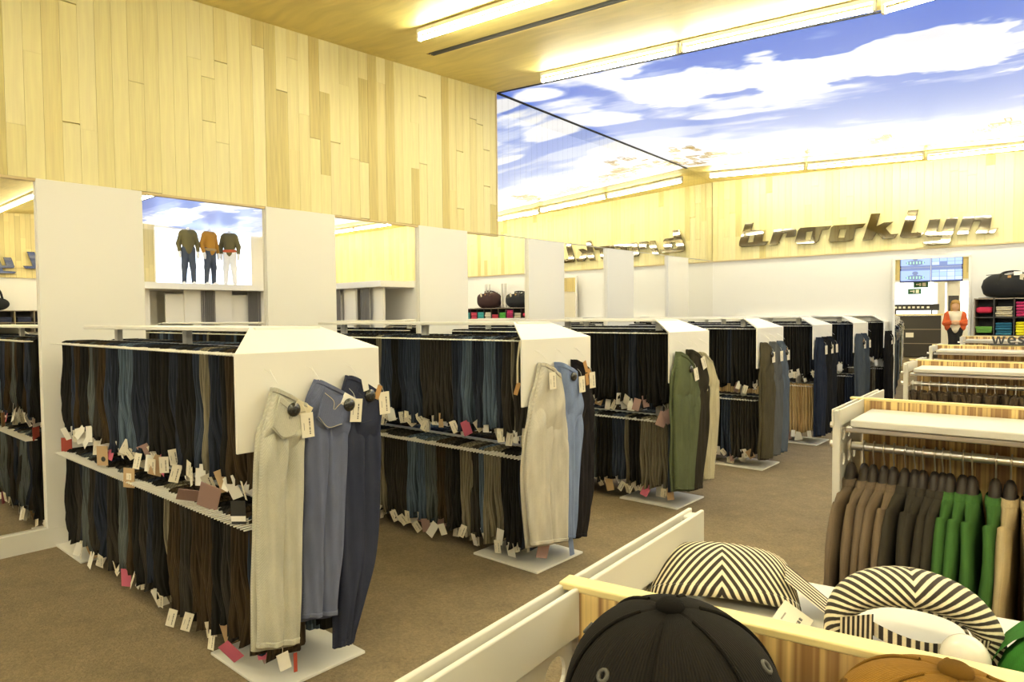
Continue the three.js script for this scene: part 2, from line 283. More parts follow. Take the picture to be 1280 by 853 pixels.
row(2.2, -7.4, 9, 'added out-of-view fluorescent batten on the ceiling behind the racks', 'added tubes at the rear of the shop');  // another added row behind the camera, for fill light
row(6.0, -7.4, 9, 'added out-of-view fluorescent batten near the shop front', 'added tubes near the shop front');  // added as well, out of view, to light the shop
{
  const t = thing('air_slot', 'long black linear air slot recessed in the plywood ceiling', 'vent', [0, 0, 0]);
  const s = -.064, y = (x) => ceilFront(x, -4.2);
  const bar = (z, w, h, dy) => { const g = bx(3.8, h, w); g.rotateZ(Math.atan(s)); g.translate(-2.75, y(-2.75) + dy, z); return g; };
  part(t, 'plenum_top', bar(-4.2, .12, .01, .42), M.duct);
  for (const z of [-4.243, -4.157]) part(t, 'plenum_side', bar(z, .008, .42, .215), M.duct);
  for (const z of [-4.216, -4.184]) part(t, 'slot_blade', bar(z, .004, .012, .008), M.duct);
}

// ------------------------------------------------------------------ chrome lettering
const LETTERS = {
  b: [[[-4.49, 2.91], [-4.36, 2.91], [-4.4, 2.79], [-4.23, 2.78], [-4.19, 2.74], [-4.22, 2.595], [-4.12, 2.595], [-4.17, 2.54], [-4.55, 2.54], [-4.59, 2.56], [-4.59, 2.61]], [[-4.43, 2.71], [-4.34, 2.71], [-4.36, 2.6], [-4.46, 2.6]]],
  r: [[[-4.02, 2.765], [-3.91, 2.765], [-3.91, 2.735], [-3.85, 2.765], [-3.71, 2.76], [-3.69, 2.735], [-3.7, 2.65], [-3.72, 2.635], [-3.84, 2.635], [-3.82, 2.7], [-3.89, 2.7], [-3.98, 2.53], [-4.1, 2.53]]],
  o: [[[-3.62, 2.76], [-3.18, 2.75], [-3.22, 2.705], [-3.31, 2.7], [-3.36, 2.54], [-3.39, 2.515], [-3.67, 2.52], [-3.7, 2.55], [-3.65, 2.73]], [[-3.54, 2.695], [-3.44, 2.695], [-3.47, 2.57], [-3.56, 2.57]]],
  o2: [[[-3.14, 2.75], [-2.71, 2.74], [-2.75, 2.69], [-2.84, 2.685], [-2.87, 2.53], [-2.92, 2.505], [-3.19, 2.51], [-3.21, 2.535], [-3.17, 2.725]], [[-3.06, 2.685], [-2.96, 2.685], [-2.99, 2.56], [-3.08, 2.565]]],
  k: [[[-2.63, 2.87], [-2.52, 2.865], [-2.57, 2.68], [-2.46, 2.73], [-2.35, 2.73], [-2.45, 2.65], [-2.38, 2.555], [-2.29, 2.555], [-2.33, 2.5], [-2.48, 2.5], [-2.56, 2.6], [-2.62, 2.5], [-2.74, 2.5]]],
  l: [[[-2.16, 2.865], [-2.04, 2.865], [-2.13, 2.55], [-1.97, 2.545], [-2.01, 2.49], [-2.23, 2.495], [-2.26, 2.52]]],
  y: [[[-1.9, 2.715], [-1.78, 2.715], [-1.82, 2.535], [-1.75, 2.535], [-1.7, 2.715], [-1.57, 2.71], [-1.66, 2.4], [-1.68, 2.37], [-1.94, 2.37], [-1.98, 2.41], [-1.77, 2.42], [-1.75, 2.485], [-1.93, 2.49], [-1.95, 2.52]]],
  n: [[[-1.51, 2.71], [-1.39, 2.705], [-1.4, 2.66], [-1.37, 2.705], [-1.21, 2.7], [-1.2, 2.675], [-1.22, 2.53], [-1.13, 2.53], [-1.17, 2.475], [-1.37, 2.48], [-1.31, 2.645], [-1.4, 2.65], [-1.46, 2.475], [-1.58, 2.48]]],
};
function letterGeo(k, ox = 0, oy = 0) {
  const [o, h] = LETTERS[k], s = new THREE.Shape(o.map(([x, y]) => new THREE.Vector2(x - ox, y - oy)));
  if (h) s.holes.push(new THREE.Path(h.map(([x, y]) => new THREE.Vector2(x - ox, y - oy))));
  return new THREE.ExtrudeGeometry(s, { depth: .025, bevelEnabled: true, bevelSize: .004, bevelThickness: .004, bevelSegments: 1 });
}
{
  const t = thing('wall_lettering', 'slanted chrome letters reading brooklyn on the planked wall', 'sign', [0, 0, ZB + .05]);
  for (const k of Object.keys(LETTERS)) { part(t, 'letter_' + k[0], letterGeo(k), M.chrome); }
  const pins = []; for (const x of [-4.5, -4.25, -3.95, -3.6, -3.38, -3.1, -2.92, -2.66, -2.4, -2.15, -2.05, -1.85, -1.65, -1.45, -1.27]) pins.push(place(cyl(.006, .03, 'z', 6), [x, 2.56, -.012]));
  part(t, 'stand_off_pins', merge(pins), M.dark);
}

// ------------------------------------------------------------------ jeans folded over prongs
function foldedJeans(seed, full = 1) {
  const f = mulberry(seed * 7919 + 3), gs = [], L0 = rr(.5, .555, f), z0 = .035, Z1 = rr(.195, .228, f);
  for (const s of [-1, 1]) {
    const L = L0 + rr(-.03, .03, f), tx = rr(.0105, .0135, f), ph = rr(0, 6, f), A = rr(.001, .0032, f), zn = rr(0, 6, f), NR = 9, NP = 8;
    gs.push(gridGeo(NP, NR + 2, (u, v) => {
      let j = v * (NR + 2), a = u * Math.PI * 2; const body = clamp((j - 1) / NR), y = j < 1 ? .009 : -L * body;
      let k = j < 1 ? 0 : 1; const hem = j >= NR + 1 ? (j > NR + 1.5 ? 0 : 1) : 1;
      const w = body * 4, cx = s * (.0125 + .004 * body) * (j < 1 ? .3 : 1) + A * Math.sin(w * 1.4 + ph), z1 = Z1 - .02 * Math.sin(w + zn) * body - (j < 1 ? .02 : 0) + .012 * body * Math.sin(9 * body + ph), zz0 = z0 + (j < 1 ? .02 : 0);
      const sx = Math.cos(a), sz = Math.sin(a), px = Math.sign(sx) * Math.pow(Math.abs(sx), .7), pz = Math.sign(sz) * Math.pow(Math.abs(sz), .45);
      const tt = tx * (j < 1 ? .5 : 1 + .18 * Math.sin(body * 11 + ph + sz * 2)) * hem, cz = (zz0 + z1) / 2, hz = (z1 - zz0) / 2 * (hem || .9);
      return [cx + px * tt, y + (hem ? 0 : .006) - (j >= NR + 1 ? .008 * Math.sin(sz * 3 + ph) : 0), cz + pz * hz, u * .5, y];
    }, true));
  }
  return merge(gs);
}
const JEANGEO = Array.from({ length: 9 }, (_, i) => foldedJeans(i + 1));
const JEANLEN = .53;
const DEN = { // colour name -> linear colour, roughness
  black: [.010, .010, .011], charcoal: [.022, .021, .021], 'dark indigo': [.014, .018, .032], navy: [.020, .028, .052], 'grey-blue': [.055, .068, .082], 'mid-blue': [.050, .075, .125], 'dark brown': [.028, .021, .014], 'washed grey': [.11, .105, .088], tan: [.26, .19, .105], olive: [.04, .045, .025], khaki: [.30, .235, .14],
};
const DENM = {}; for (const [k, c] of Object.entries(DEN)) DENM[k] = cloth({ map: streakTex, color: lin(c[0] * 2.5, c[1] * 2.3, c[2] * 1.9), roughness: .95 });
const tagGeo = rb(.042, .078, .0012, .0006), bigTagGeo = rb(.058, .095, .0015, .0007), cardGeo = rb(.085, .13, .003, .001);
const PICK = ['black', 'dark indigo', 'charcoal', 'dark indigo', 'navy', 'black', 'dark brown', 'grey-blue', 'dark indigo', 'charcoal', 'navy', 'mid-blue', 'black', 'washed grey', 'charcoal', 'dark brown'];
const rackZ = [-1.52, -3.13, -4.77, -6.40, -7.94, -9.47, -10.97];
const RAILY = [1.305, .645], X0 = -4.80, X1 = -2.455, PITCH = .0535;
const stuffList = [];
const RACKREF = ['rack fronted by pale grey jeans', 'rack fronted by white trousers', 'rack fronted by olive trousers', 'rack fronted by brown-faded jeans', 'rack fronted by navy jeans', 'rack fronted by ochre-faded jeans', 'rack on the lettered wall'];
function tagsOn(o, n, f) {
  for (let k = 0; k < n; k++) {
    const q = f(), g = q < .66 ? tagGeo : bigTagGeo, m = q < .42 ? M.tag : q < .82 ? M.card : q < .90 ? M.kraft : q < .96 ? M.mauve : M.pink;
    part(o, 'price_tag', g, m, [rr(-.018, .022, f), -JEANLEN - rr(.0, .045, f), rr(.15, .245, f)], [rr(-.35, .35, f), rr(-.3, 1.3, f), rr(-.5, .5, f)]);
  }
}
rackZ.forEach((zc, r) => {
  const fr = mulberry(100 + r), from = [-4.8, -3.95, -3.25, -2.95, -2.8, -2.72, -2.65][r];
  for (const lv of [0, 1]) for (const side of [1, -1]) {
    if (r === 6 && side === -1) continue;
    let run = 0, col = PICK[0];
    for (let x = X1; x > X0; x -= PITCH) {
      if (run-- <= 0) { col = PICK[Math.floor(fr() * PICK.length)]; run = Math.floor(fr() * 2.2); }
      let c = col; if (r === 4 && lv === 1 && side === 1) c = fr() < .65 ? 'khaki' : 'tan'; if (r >= 2 && lv === 0) c = fr() < .7 ? 'black' : 'dark indigo';
      const g = Math.floor(fr() * JEANGEO.length), px = x + rr(-.006, .006, fr), sc = rr(.95, 1.04, fr), yaw = rr(-.06, .06, fr);
      if (side === 1 && x > from) {
        const o = single('folded_jeans', `${c} jeans, ${ordinal(Math.round((X1 - x) / PITCH) + 1)} from end panel, ${lv ? 'lower' : 'upper'} tier, ${RACKREF[r]}`, 'jeans', JEANGEO[g], DENM[c], [px, RAILY[lv] + .012, zc], yaw, `${lv ? 'lower' : 'upper'} tier of the ${RACKREF[r]}`);
        o.scale.set(1, sc, 1); tagsOn(o, fr() < .75 ? (fr() < .3 ? 2 : 1) : 0, fr);
      } else stuffList.push([g, c, px, RAILY[lv] + .012, zc, yaw + (side < 0 ? Math.PI : 0), sc]);
    }
  }
});
{
  const o = new THREE.Group(); o.name = 'jeans_hanging_behind'; o.userData = { kind: 'stuff', label: 'dark jeans hanging on the hidden sides of the racks', category: 'jeans' }; scene.add(o);
  const by = {}; for (const s of stuffList) (by[s[1]] ??= []).push(s);
  for (const [c, list] of Object.entries(by)) {
    const im = new THREE.InstancedMesh(JEANGEO[3], DENM[c], list.length), m = new THREE.Matrix4(), q = new THREE.Quaternion(), e = new THREE.Euler();
    list.forEach((s, i) => { e.set(0, s[5], 0); q.setFromEuler(e); m.compose(new THREE.Vector3(s[2], s[3], s[4]), q, new THREE.Vector3(1, s[6], 1)); im.setMatrixAt(i, m); });
    im.name = 'hanging_jeans'; im.userData.kind = 'stuff'; o.add(im);
  }
}

// ------------------------------------------------------------------ the racks
const prongGeo = cyl(.0035, .275, 'z', 6); prongGeo.translate(0, 0, .1475);
const RACKLABEL = ['white prong rack whose end panel shows pale grey, blue and dark jeans', 'white prong rack whose end panel shows white, powder-blue and black trousers', 'white prong rack whose end panel shows olive, brown and cream trousers', 'white prong rack whose end panel shows brown-faded and light blue jeans', 'white prong rack whose end panel shows navy and black jeans', 'white prong rack whose end panel shows ochre-faded blue jeans', 'half-width white prong rack set against the lettered wall'];
function hoodGeo(half) { // folded sheet sloping from the narrow top board to the wide end panel
  const A = half ? [[0, .16], [0, .325]] : [[-.16, .16], [-.325, .325]], t = .006;
  const q = (dy) => [[-2.60, 1.413 + dy, A[0][0]], [-2.60, 1.413 + dy, A[0][1]], [-2.40, 1.32 + dy, A[1][1]], [-2.40, 1.32 + dy, A[1][0]]];
  const a = q(0), b = q(-t * 2), pos = [], f = (...v) => { for (const i of [0, 1, 2, 0, 2, 3]) pos.push(...v[i]); };
  f(a[0], a[1], a[2], a[3]); f(b[3], b[2], b[1], b[0]); f(a[1], b[1], b[2], a[2]); f(a[0], a[3], b[3], b[0]); f(a[0], b[0], b[1], a[1]); f(a[3], a[2], b[2], b[3]);
  const g = new THREE.BufferGeometry(); g.setAttribute('position', new THREE.Float32BufferAttribute(pos, 3)); g.setAttribute('uv', new THREE.Float32BufferAttribute(new Float32Array(pos.length / 3 * 2), 2)); g.computeVertexNormals(); return g;
}
rackZ.forEach((zc, r) => {
  const half = r === 6, t = thing('jeans_rack', RACKLABEL[r], 'clothes rack', [0, 0, zc], 0, 'prong racks set square to the mirrored wall');
  const z0 = half ? .04 : -.15;
  part(t, 'top_board', rb(2.05, .018, .15 - z0, .003, -3.60, 1.404, (.15 + z0) / 2), M.rackWhite);
  part(t, 'hood', hoodGeo(half), M.rackWhite);
  part(t, 'end_panel', half ? rb(.012, .37, .285, .003, -2.404, 1.135, .1825) : rb(.012, .37, .65, .003, -2.404, 1.135, 0), M.rackWhite);
  for (const x of [-4.5, -3.55, -2.66]) part(t, 'upright', rb(.05, 1.39, .03, .003, x, .70, half ? .06 : 0), M.beam);
  for (const y of RAILY) part(t, 'centre_beam', rb(2.42, .035, .05, .003, -3.63, y, half ? .06 : 0), M.beam);
  for (const x of [-2.64, -4.82]) part(t, 'floor_plate', half ? rb(.5, .012, .22, .002, x, .008, .15) : rb(.5, .012, .44, .002, x, .008, 0), M.rackWhite);
  const back = [];
  for (const lv of [0, 1]) {
    const own = [];
    for (let x = X1; x > X0; x -= PITCH) for (const dx of [-.0134, .0134]) {
      if (r < 2 && (lv === 1 || (r === 0 && dx > 0))) part(t, 'prong', prongGeo, M.prong, [x + dx, RAILY[lv] + .004, 0]);
      else own.push(place(prongGeo, [x + dx, RAILY[lv] + .004, 0]));
      if (!half && dx > 0) back.push(place(prongGeo, [x, RAILY[lv] + .004, 0], [0, Math.PI, 0]));
    }
    if (own.length) { const p = part(t, 'prong_row', merge(own), M.prong); p.userData.kind = 'stuff'; }
  }
  if (back.length) { const p = part(t, 'rear_prong_row', merge(back), M.prong); p.userData.kind = 'stuff'; }
  const hooks = []; for (const dz of half ? [.12, .25] : [-.16, .02, .2]) { hooks.push(tube([[-2.398, 1.255, dz - .01], [-2.36, 1.235, dz], [-2.325, 1.205, dz]], .0012, 8, 5), tube([[-2.398, 1.258, dz + .012], [-2.36, 1.235, dz], [-2.325, 1.205, dz]], .0012, 8, 5)); }
  part(t, 'hook_wires', merge(hooks), M.beam);
});

// ------------------------------------------------------------------ trousers shown on the end panels
const interp = (poly, v) => { const n = poly.length - 1, s = v * n, i = Math.min(n - 1, Math.floor(s)), t = s - i; const p0 = poly[Math.max(0, i - 1)], p1 = poly[i], p2 = poly[i + 1], p3 = poly[Math.min(n, i + 2)]; return [0, 1].map(k => .5 * (2 * p1[k] + (p2[k] - p0[k]) * t + (2 * p0[k] - 5 * p1[k] + 4 * p2[k] - p3[k]) * t * t + (3 * p1[k] - p0[k] - 3 * p2[k] + p3[k]) * t * t * t)); };
function trouserGeo(left, right, xc, th, seed, v0 = 0, v1 = 1, rows = 40, grow = 0, mode = 0) {
  const NP = 48, f = mulberry(seed), a1 = rr(0, 6, f), a2 = rr(0, 6, f), a3 = rr(0, 6, f);
  return gridGeo(NP, rows + 2, (u, w) => {
    const j = w * (rows + 2), v = lerp(v0, v1, clamp((j - 1) / rows)), cap = j < .5 || j > rows + 1.5, l = interp(left, v), r = interp(right, v), a = u * Math.PI * 2;
    const c = Math.cos(a), s = Math.sin(a), e = Math.sign(c) * Math.pow(Math.abs(c), .75), t = (1 - e) / 2, k = cap ? .25 : 1;
    const fold = .0055 * Math.sin(t * 7 + a1 + 4 * v) * Math.sin(3 + v * 9 + a2) + .0032 * Math.sin(t * 13 + a3 - 14 * v) + .006 * Math.exp(-Math.pow((v - .3) / .16, 2)) * Math.sin(t * 9 + 26 * v + a2);
    const thin = mode === 1 ? .25 + .75 * sstep(v0, v0 + .16, v) : mode === 2 ? 1 - .7 * sstep(v1 - .16, v1, v) : 1;
    const sg = s >= 0 ? 1 : -1, h = (th * (1 - .35 * v) * thin + grow) * Math.pow(Math.abs(s), .6) * k;
    const z = lerp(l[0], r[0], cap ? lerp(.5, t, .94) : t) + (t < .5 ? grow : -grow) * (Math.abs(c) > .6 ? 1 : 0), y = lerp(l[1], r[1], t) + (cap ? (j < 1 ? -.004 : .004) : 0);
    return [xc + sg * h + fold + .012 * (t - .5), y, z, z * 1.0, y];
  }, true);
}
const P = (...a) => { const o = []; for (let i = 0; i < a.length; i += 2) o.push([a[i], a[i + 1]]); return o; };
const TSHAPES = {
  grey: [P(-1.32, 1.19, -1.285, 1.08, -1.252, .95, -1.238, .6, -1.232, .42, -1.226, .235), P(-1.462, 1.115, -1.455, 1.02, -1.447, .92, -1.432, .58, -1.422, .4, -1.412, .195)],
  blue: [P(-1.512, 1.205, -1.468, 1.1, -1.442, .98, -1.428, .62, -1.42, .45, -1.414, .28), P(-1.69, 1.115, -1.672, 1.03, -1.655, .93, -1.63, .6, -1.61, .42, -1.592, .245)],
  dark: [P(-1.667, 1.21, -1.628, 1.1, -1.615, .96, -1.605, .5, -1.595, .3, -1.585, .105), P(-1.835, 1.12, -1.832, 1.0, -1.82, .84, -1.80, .5, -1.745, .3, -1.665, .10)],
};
const TMAT = {};
const tmat = (key, c, tex = denimTex) => TMAT[key] ??= cloth({ map: tex, bumpMap: clothBump, bumpScale: .0006, color: lin(...c), roughness: .9 });
function displayTrousers(label, left, right, mat, xc, seed, opt = {}) {
  const t = thing('display_trousers', label, opt.cat || 'jeans', [0, 0, 0], 0, opt.group);
  const th = .032; xc -= .02; right = right.map(([z, y]) => [z + .022, y]);
  const mid = (k) => Array.from({ length: 7 }, (_, i) => { const l = interp(left, i / 6), r = interp(right, i / 6); return [lerp(l[0], r[0], k), lerp(l[1], r[1], k)]; });
  const split = rr(.46, .56, mulberry(seed));
  part(t, 'seat', trouserGeo(left, right, xc, th, seed, 0, .42, 20, 0, 2), mat);
  part(t, 'leg', trouserGeo(mid(0), mid(split + .03), xc + .001, th * .9, seed + 1, .24, 1, 30, 0, 1), mat);
  part(t, 'leg', trouserGeo(mid(split - .03), mid(1), xc - .002, th * .9, seed + 2, .24, 1, 30, 0, 1), mat);
  const bl = left.map(([z, y], i) => [z + .008 * (i / (left.length - 1)) + .002, y + (i === left.length - 1 ? -.018 : 0)]), br = right.map(([z, y], i) => [z + .012, y + (i === right.length - 1 ? -.012 : 0)]);
  part(t, 'leg', trouserGeo(bl, br, xc - .028, th * .7, seed + 5), mat);
  part(t, 'waistband', trouserGeo(left, right, xc, th, seed, 0, .045, 4, .0022), mat);
  part(t, 'hem', trouserGeo(mid(0), mid(split + .03), xc + .001, th * .9, seed + 1, .965, 1, 4, .0016), mat);
  part(t, 'hem', trouserGeo(mid(split - .03), mid(1), xc - .002, th * .9, seed + 2, .965, 1, 4, .0016), mat);
  const at = (t2, v) => { const l = interp(left, v), r = interp(right, v); return [lerp(l[0], r[0], t2), lerp(l[1], r[1], t2)]; };
  const slope = () => { const l = left[0], r = right[0]; return Math.atan2(r[1] - l[1], -(r[0] - l[0])); };
  const ROT = (z) => [0, Math.PI / 2, z];
  if (opt.pocket) {
    const sh = new THREE.Shape([[-.062, .065], [.0, .045], [.062, .065], [.055, -.05], [0, -.078], [-.055, -.05]].map(([x, y]) => new THREE.Vector2(x, y)));
    const g = new THREE.ExtrudeGeometry(sh, { depth: .003, bevelEnabled: true, bevelSize: .003, bevelThickness: .002, bevelSegments: 2 }); const [z, y] = at(.43, .165);
    const p = part(t, 'back_pocket', g, mat, [xc + th * .97, y, z], ROT(slope() * .7)); p.scale.setScalar(opt.pocket);
    const st = part(p, 'pocket_stitching', merge([tube([[-.058, .045, .0065], [-.01, .025, .0075], [.0, -.005, .0075], [.02, .024, .0075], [.058, .045, .0065]], .0011, 20, 4), tube([[-.053, -.046, .0065], [0, -.072, .0065], [.053, -.046, .0065]], .0011, 16, 4)]), opt.stitch || M.cream);
  }
  if (opt.patch) { const [z, y] = at(.78, .075); part(t, 'brand_patch', rb(.075, .05, .004, .0015), opt.patch, [xc + th * .95 + .004, y, z], ROT(slope())); }
  if (opt.disc !== false) { const [z, y] = at(opt.discT ?? .55, opt.discV ?? .11); const g = new THREE.LatheGeometry([[0, .014], [.012, .0135], [.02, .010], [.026, .005], [.027, 0], [0, 0]].map(([x, y2]) => new THREE.Vector2(x, y2)), 20); const p = part(t, 'security_disc', g, M.disc, [xc + th + .006, y, z], [0, 0, -Math.PI / 2]); }
  if (opt.tag !== false) { const [z, y] = at(opt.tagT ?? .95, opt.tagV ?? .16); part(t, 'price_tag', rb(.05, .095, .0015, .0007), M.tag, [xc + th + .012, y, z], [0, Math.PI / 2 - .15, opt.tagR ?? .06]); part(t, 'tag_string', tube([[xc + th + .008, y + .045, z], [xc + th + .008, y + .07, z + .01], [xc + th * .8, y + .09, z + .02]], .0008, 8, 4), M.card); }
  if (opt.extra) opt.extra(t, at);
  return t;
}
const ENDGROUP = 'trousers hung on the rack end panels';
{
  const g = tmat('paleGrey', [.60, .585, .49]), b = tmat('midBlue', [.15, .17, .275]), d = tmat('darkBlue', [.042, .048, .085]);
  displayTrousers('pale grey washed jeans hung on the end panel, one back pocket showing', ...TSHAPES.grey, g, -2.318, 3, { pocket: 1, patch: M.cream, stitch: std({ color: lin(.30, .28, .22) }), discT: .50, discV: .105, tagT: .92, tagV: .17, group: ENDGROUP });
  displayTrousers('mid-blue jeans with a star-stitched back pocket and white waist patch', ...TSHAPES.blue, b, -2.326, 8, { pocket: 1.05, patch: M.card, tagT: .97, tagV: .12, tagR: -.1, discT: .78, discV: .1, group: ENDGROUP });
  displayTrousers('dark indigo jeans hanging beside the mid-blue pair, tan leather waist tab', ...TSHAPES.dark, d, -2.332, 13, { pocket: .95, stitch: std({ color: lin(.03, .03, .04) }), tagT: .93, tagV: .085, discT: .5, discV: .09, group: ENDGROUP, extra: (t, at) => { const [z, y] = at(.72, .03); part(t, 'leather_tab', rb(.024, .06, .003, .001), M.leather, [-2.31, y, z], [0, Math.PI / 2, -.4]); const [z2, y2] = at(.3, .03); part(t, 'size_sticker', rb(.028, .055, .002, .0008), M.card, [-2.314, y2, z2], [0, Math.PI / 2, .2]); } });
}
{
  const w = tmat('offWhite', [.66, .62, .53]), b = tmat('powder', [.24, .31, .52]), k = tmat('blackT', [.022, .019, .021]);
  displayTrousers('off-white cotton trousers hung on an end panel beside powder-blue pair', P(-2.925, 1.19, -2.87, 1.05, -2.80, .85, -2.765, .66, -2.775, .42, -2.80, .205), P(-3.06, 1.12, -3.125, .93, -3.145, .70, -3.145, .5, -3.14, .32, -3.135, .155), w, -2.318, 21, { cat: 'trousers', disc: false, tagT: .25, tagV: .12, group: ENDGROUP });
  displayTrousers('powder-blue slim trousers between the off-white and black pairs', P(-3.077, 1.185, -3.09, 1.0, -3.1, .8, -3.1, .5, -3.105, .3, -3.108, .17), P(-3.24, 1.12, -3.295, .95, -3.30, .8, -3.27, .5, -3.24, .3, -3.22, .145), b, -2.330, 27, { cat: 'trousers', tagT: .93, tagV: .1, discT: .5, discV: .075, group: ENDGROUP });
  displayTrousers('black trousers with tan paper waist labels beside the powder-blue pair', P(-3.248, 1.19, -3.255, 1.0, -3.26, .8, -3.25, .5, -3.235, .3, -3.216, .148), P(-3.37, 1.12, -3.41, .94, -3.425, .7, -3.425, .45, -3.39, .28, -3.345, .122), k, -2.336, 33, { cat: 'trousers', disc: false, tagT: .85, tagV: .09, group: ENDGROUP, extra: (t, at) => { for (const [a, v, r] of [[.35, .03, .4], [.75, .055, .7], [.4, .11, .15]]) { const [z, y] = at(a, v); part(t, 'paper_label', rb(.03, .07, .002, .0008), M.leather, [-2.316, y, z], [0, Math.PI / 2, r]); } } });
}
{
  const o = tmat('oliveT', [.115, .135, .072]), k = tmat('brownBlack', [.038, .032, .022]), c = tmat('creamT', [.56, .50, .33]);
  displayTrousers('olive green chinos hung on an end panel beside dark brown pair', P(-4.50, 1.18, -4.44, 1.0, -4.415, .8, -4.418, .55, -4.417, .35, -4.418, .19), P(-4.68, 1.08, -4.77, .93, -4.80, .78, -4.765, .5, -4.735, .3, -4.71, .135), o, -2.318, 41, { cat: 'trousers', tagT: .78, tagV: .13, tagR: .25, discT: .5, discV: .11, group: ENDGROUP });
  displayTrousers('dark brown chinos between the olive and cream pairs', P(-4.69, 1.188, -4.70, 1.0, -4.71, .8, -4.71, .5, -4.705, .3, -4.70, .13), P(-4.88, 1.10, -4.96, .95, -5.0, .8, -4.96, .5, -4.92, .3, -4.87, .116), k, -2.330, 47, { cat: 'trousers', disc: false, tagT: .6, tagV: .08, tagR: .4, group: ENDGROUP });
  displayTrousers('cream chinos hung at the outer edge beside dark brown pair', P(-4.862, 1.162, -4.88, 1.0, -4.90, .8, -4.905, .5, -4.906, .3, -4.908, .17), P(-5.03, 1.08, -5.14, .95, -5.19, .8, -5.16, .5, -5.12, .3, -5.08, .15), c, -2.336, 53, { cat: 'trousers', disc: false, tag: false, group: ENDGROUP });
}
const shiftT = (z0, w = .24, top = 1.19, hem = .14) => [P(z0 - .02, top, z0 + .012, top - .14, z0 + .032, .78, z0 + .03, .5, z0 + .036, .3, z0 + .04, hem), P(z0 - w * .5, top - .105, z0 - w * .72, top - .22, z0 - w * .98, .76, z0 - w * .95, .48, z0 - w * .88, .28, z0 - w * .8, hem - .03)];
[[-6.11, 'brown-faded jeans with dark waist hung on an end panel', [.085, .072, .045]], [-6.33, 'pale acid-blue jeans between brown-faded and light blue pairs', [.11, .115, .12]], [-6.52, 'light blue jeans with brown waist patch at the panel edge', [.10, .125, .17]],
  [-7.63, 'navy jeans hung first on the end panel', [.018, .024, .045]], [-7.86, 'black jeans hung beside navy pair', [.010, .010, .012]], [-8.05, 'dark blue-black jeans at the far edge beside black pair', [.012, .014, .02]],
  [-9.16, 'ochre-faded blue jeans hung on an end panel', [.075, .09, .11]], [-9.42, 'faded mid-blue jeans beside ochre-faded pair', [.05, .065, .09]],
  [-10.66, 'black jeans on the half rack against the lettered wall', [.012, .011, .011]], [-10.80, 'brown-black jeans on the half rack beside black pair', [.022, .018, .014]],
].forEach(([z, label, c], i) => displayTrousers(label, ...shiftT(z, z < -10.6 ? .12 : .235), tmat('far' + i, c), -2.322 - (i % 3) * .006, 60 + i * 3, { group: ENDGROUP, patch: i === 2 ? M.leather : i === 6 ? M.leather : undefined, disc: i % 2 === 0, tagT: .75, tagV: .12 }));
// cream webbing straps hanging from two racks
for (const [x, z, y1, lab] of [[-2.44, -2.86, 1.08, 'thin cream strap with tan leather end hanging beside the off-white trousers rack'], [-2.9, -6.14, .97, 'thin cream strap hanging in front of the black jeans']]) {
  const t = thing('hanging_strap', lab, 'strap', [0, 0, 0]);
  part(t, 'strap', tube([[x, 1.31, z + .02], [x - .01, 1.2, z + .03], [x, y1, z + .045]], .006, 12, 6), M.cream);
  part(t, 'strap_end', rb(.024, .07, .004, .001), M.leather, [x, y1 - .03, z + .048], [0, .7, -.3]);
}
// larger cards lying on the lower prongs of the nearest rack
[[-2.95, .69, -1.27, 'mauve printed card lying across the lower prongs', M.mauve, [1.0, .6, .5], .085], [-2.80, .71, -1.27, 'mauve folded card leaning beside another mauve card', M.mauve, [.5, .5, -.7], .09], [-4.05, .72, -1.27, 'kraft card with round emblem hanging over the lower prongs', M.kraft, [0, .5, .02], .07], [-3.62, .67, -1.25, 'kraft card with white sticker hanging at the lower prong tips', M.kraft, [0, .5, -.04], .065], [-2.52, .70, -1.255, 'black and white card standing on the lower prongs by the end panel', M.blackCard, [0, .6, .03], .06], [-4.76, .69, -1.30, 'rust-red card at the wall end of the lower prongs', M.redCard, [0, .9, 0], .06]].forEach(([x, y, z, label, m, rot, w], i) => {
  const t = thing('hang_card', label, 'card', [x, y, z]); t.rotation.set(...rot);
  part(t, 'card', rb(w, w * 1.5, .003, .001), m);
  if (i === 2) part(t, 'emblem', new THREE.CircleGeometry(w * .2, 16), M.dark, [w * .1, -w * .25, .0022]);
  if (i === 3) part(t, 'sticker', rb(w * .45, w * .5, .001, .0004), M.tag, [0, w * .1, .002]);
  if (i === 4) part(t, 'white_band', rb(w, w * .35, .001, .0004), M.card, [0, -w * .4, .002]);
});

// cards and straps dangling below the end panels
[[-2.40, .13, -2.98, 'mauve printed card dangling below the off-white trousers', M.mauve, [0, 1.2, -.25], .075], [-2.43, .70, -4.49, 'mauve card hanging beside the olive chinos', M.mauve, [0, 1.0, .45], .07], [-2.47, .68, -4.47, 'second mauve card hanging askew behind another by the olive chinos', M.mauve, [0, .9, -.4], .075], [-2.34, .145, -1.33, 'blank white card dangling under the pale grey jeans', M.card, [0, 1.3, .2], .045]].forEach(([x, y, z, label, m, rot, w]) => { const t = thing('hang_card', label, 'card', [x, y, z]); t.rotation.set(...rot); part(t, 'card', rb(w, w * 1.5, .003, .001), m); part(t, 'card_string', tube([[0, w * .7, 0], [.006, w * 1.1, 0], [0, w * 1.5, 0]], .0009, 8, 4), M.card); });
single('red_ribbon', 'narrow red ribbon tag dangling under the pale grey jeans', 'tag', rb(.014, .075, .003, .001), M.redCard, [-2.335, .125, -1.375], 1.3);
single('denim_strap', 'short strip of blue denim dangling below the black trousers', 'strap', rb(.034, .13, .004, .0015), tmat('powder', [.24, .31, .52]), [-2.36, .105, -3.19], 1.3).rotation.z = .12;

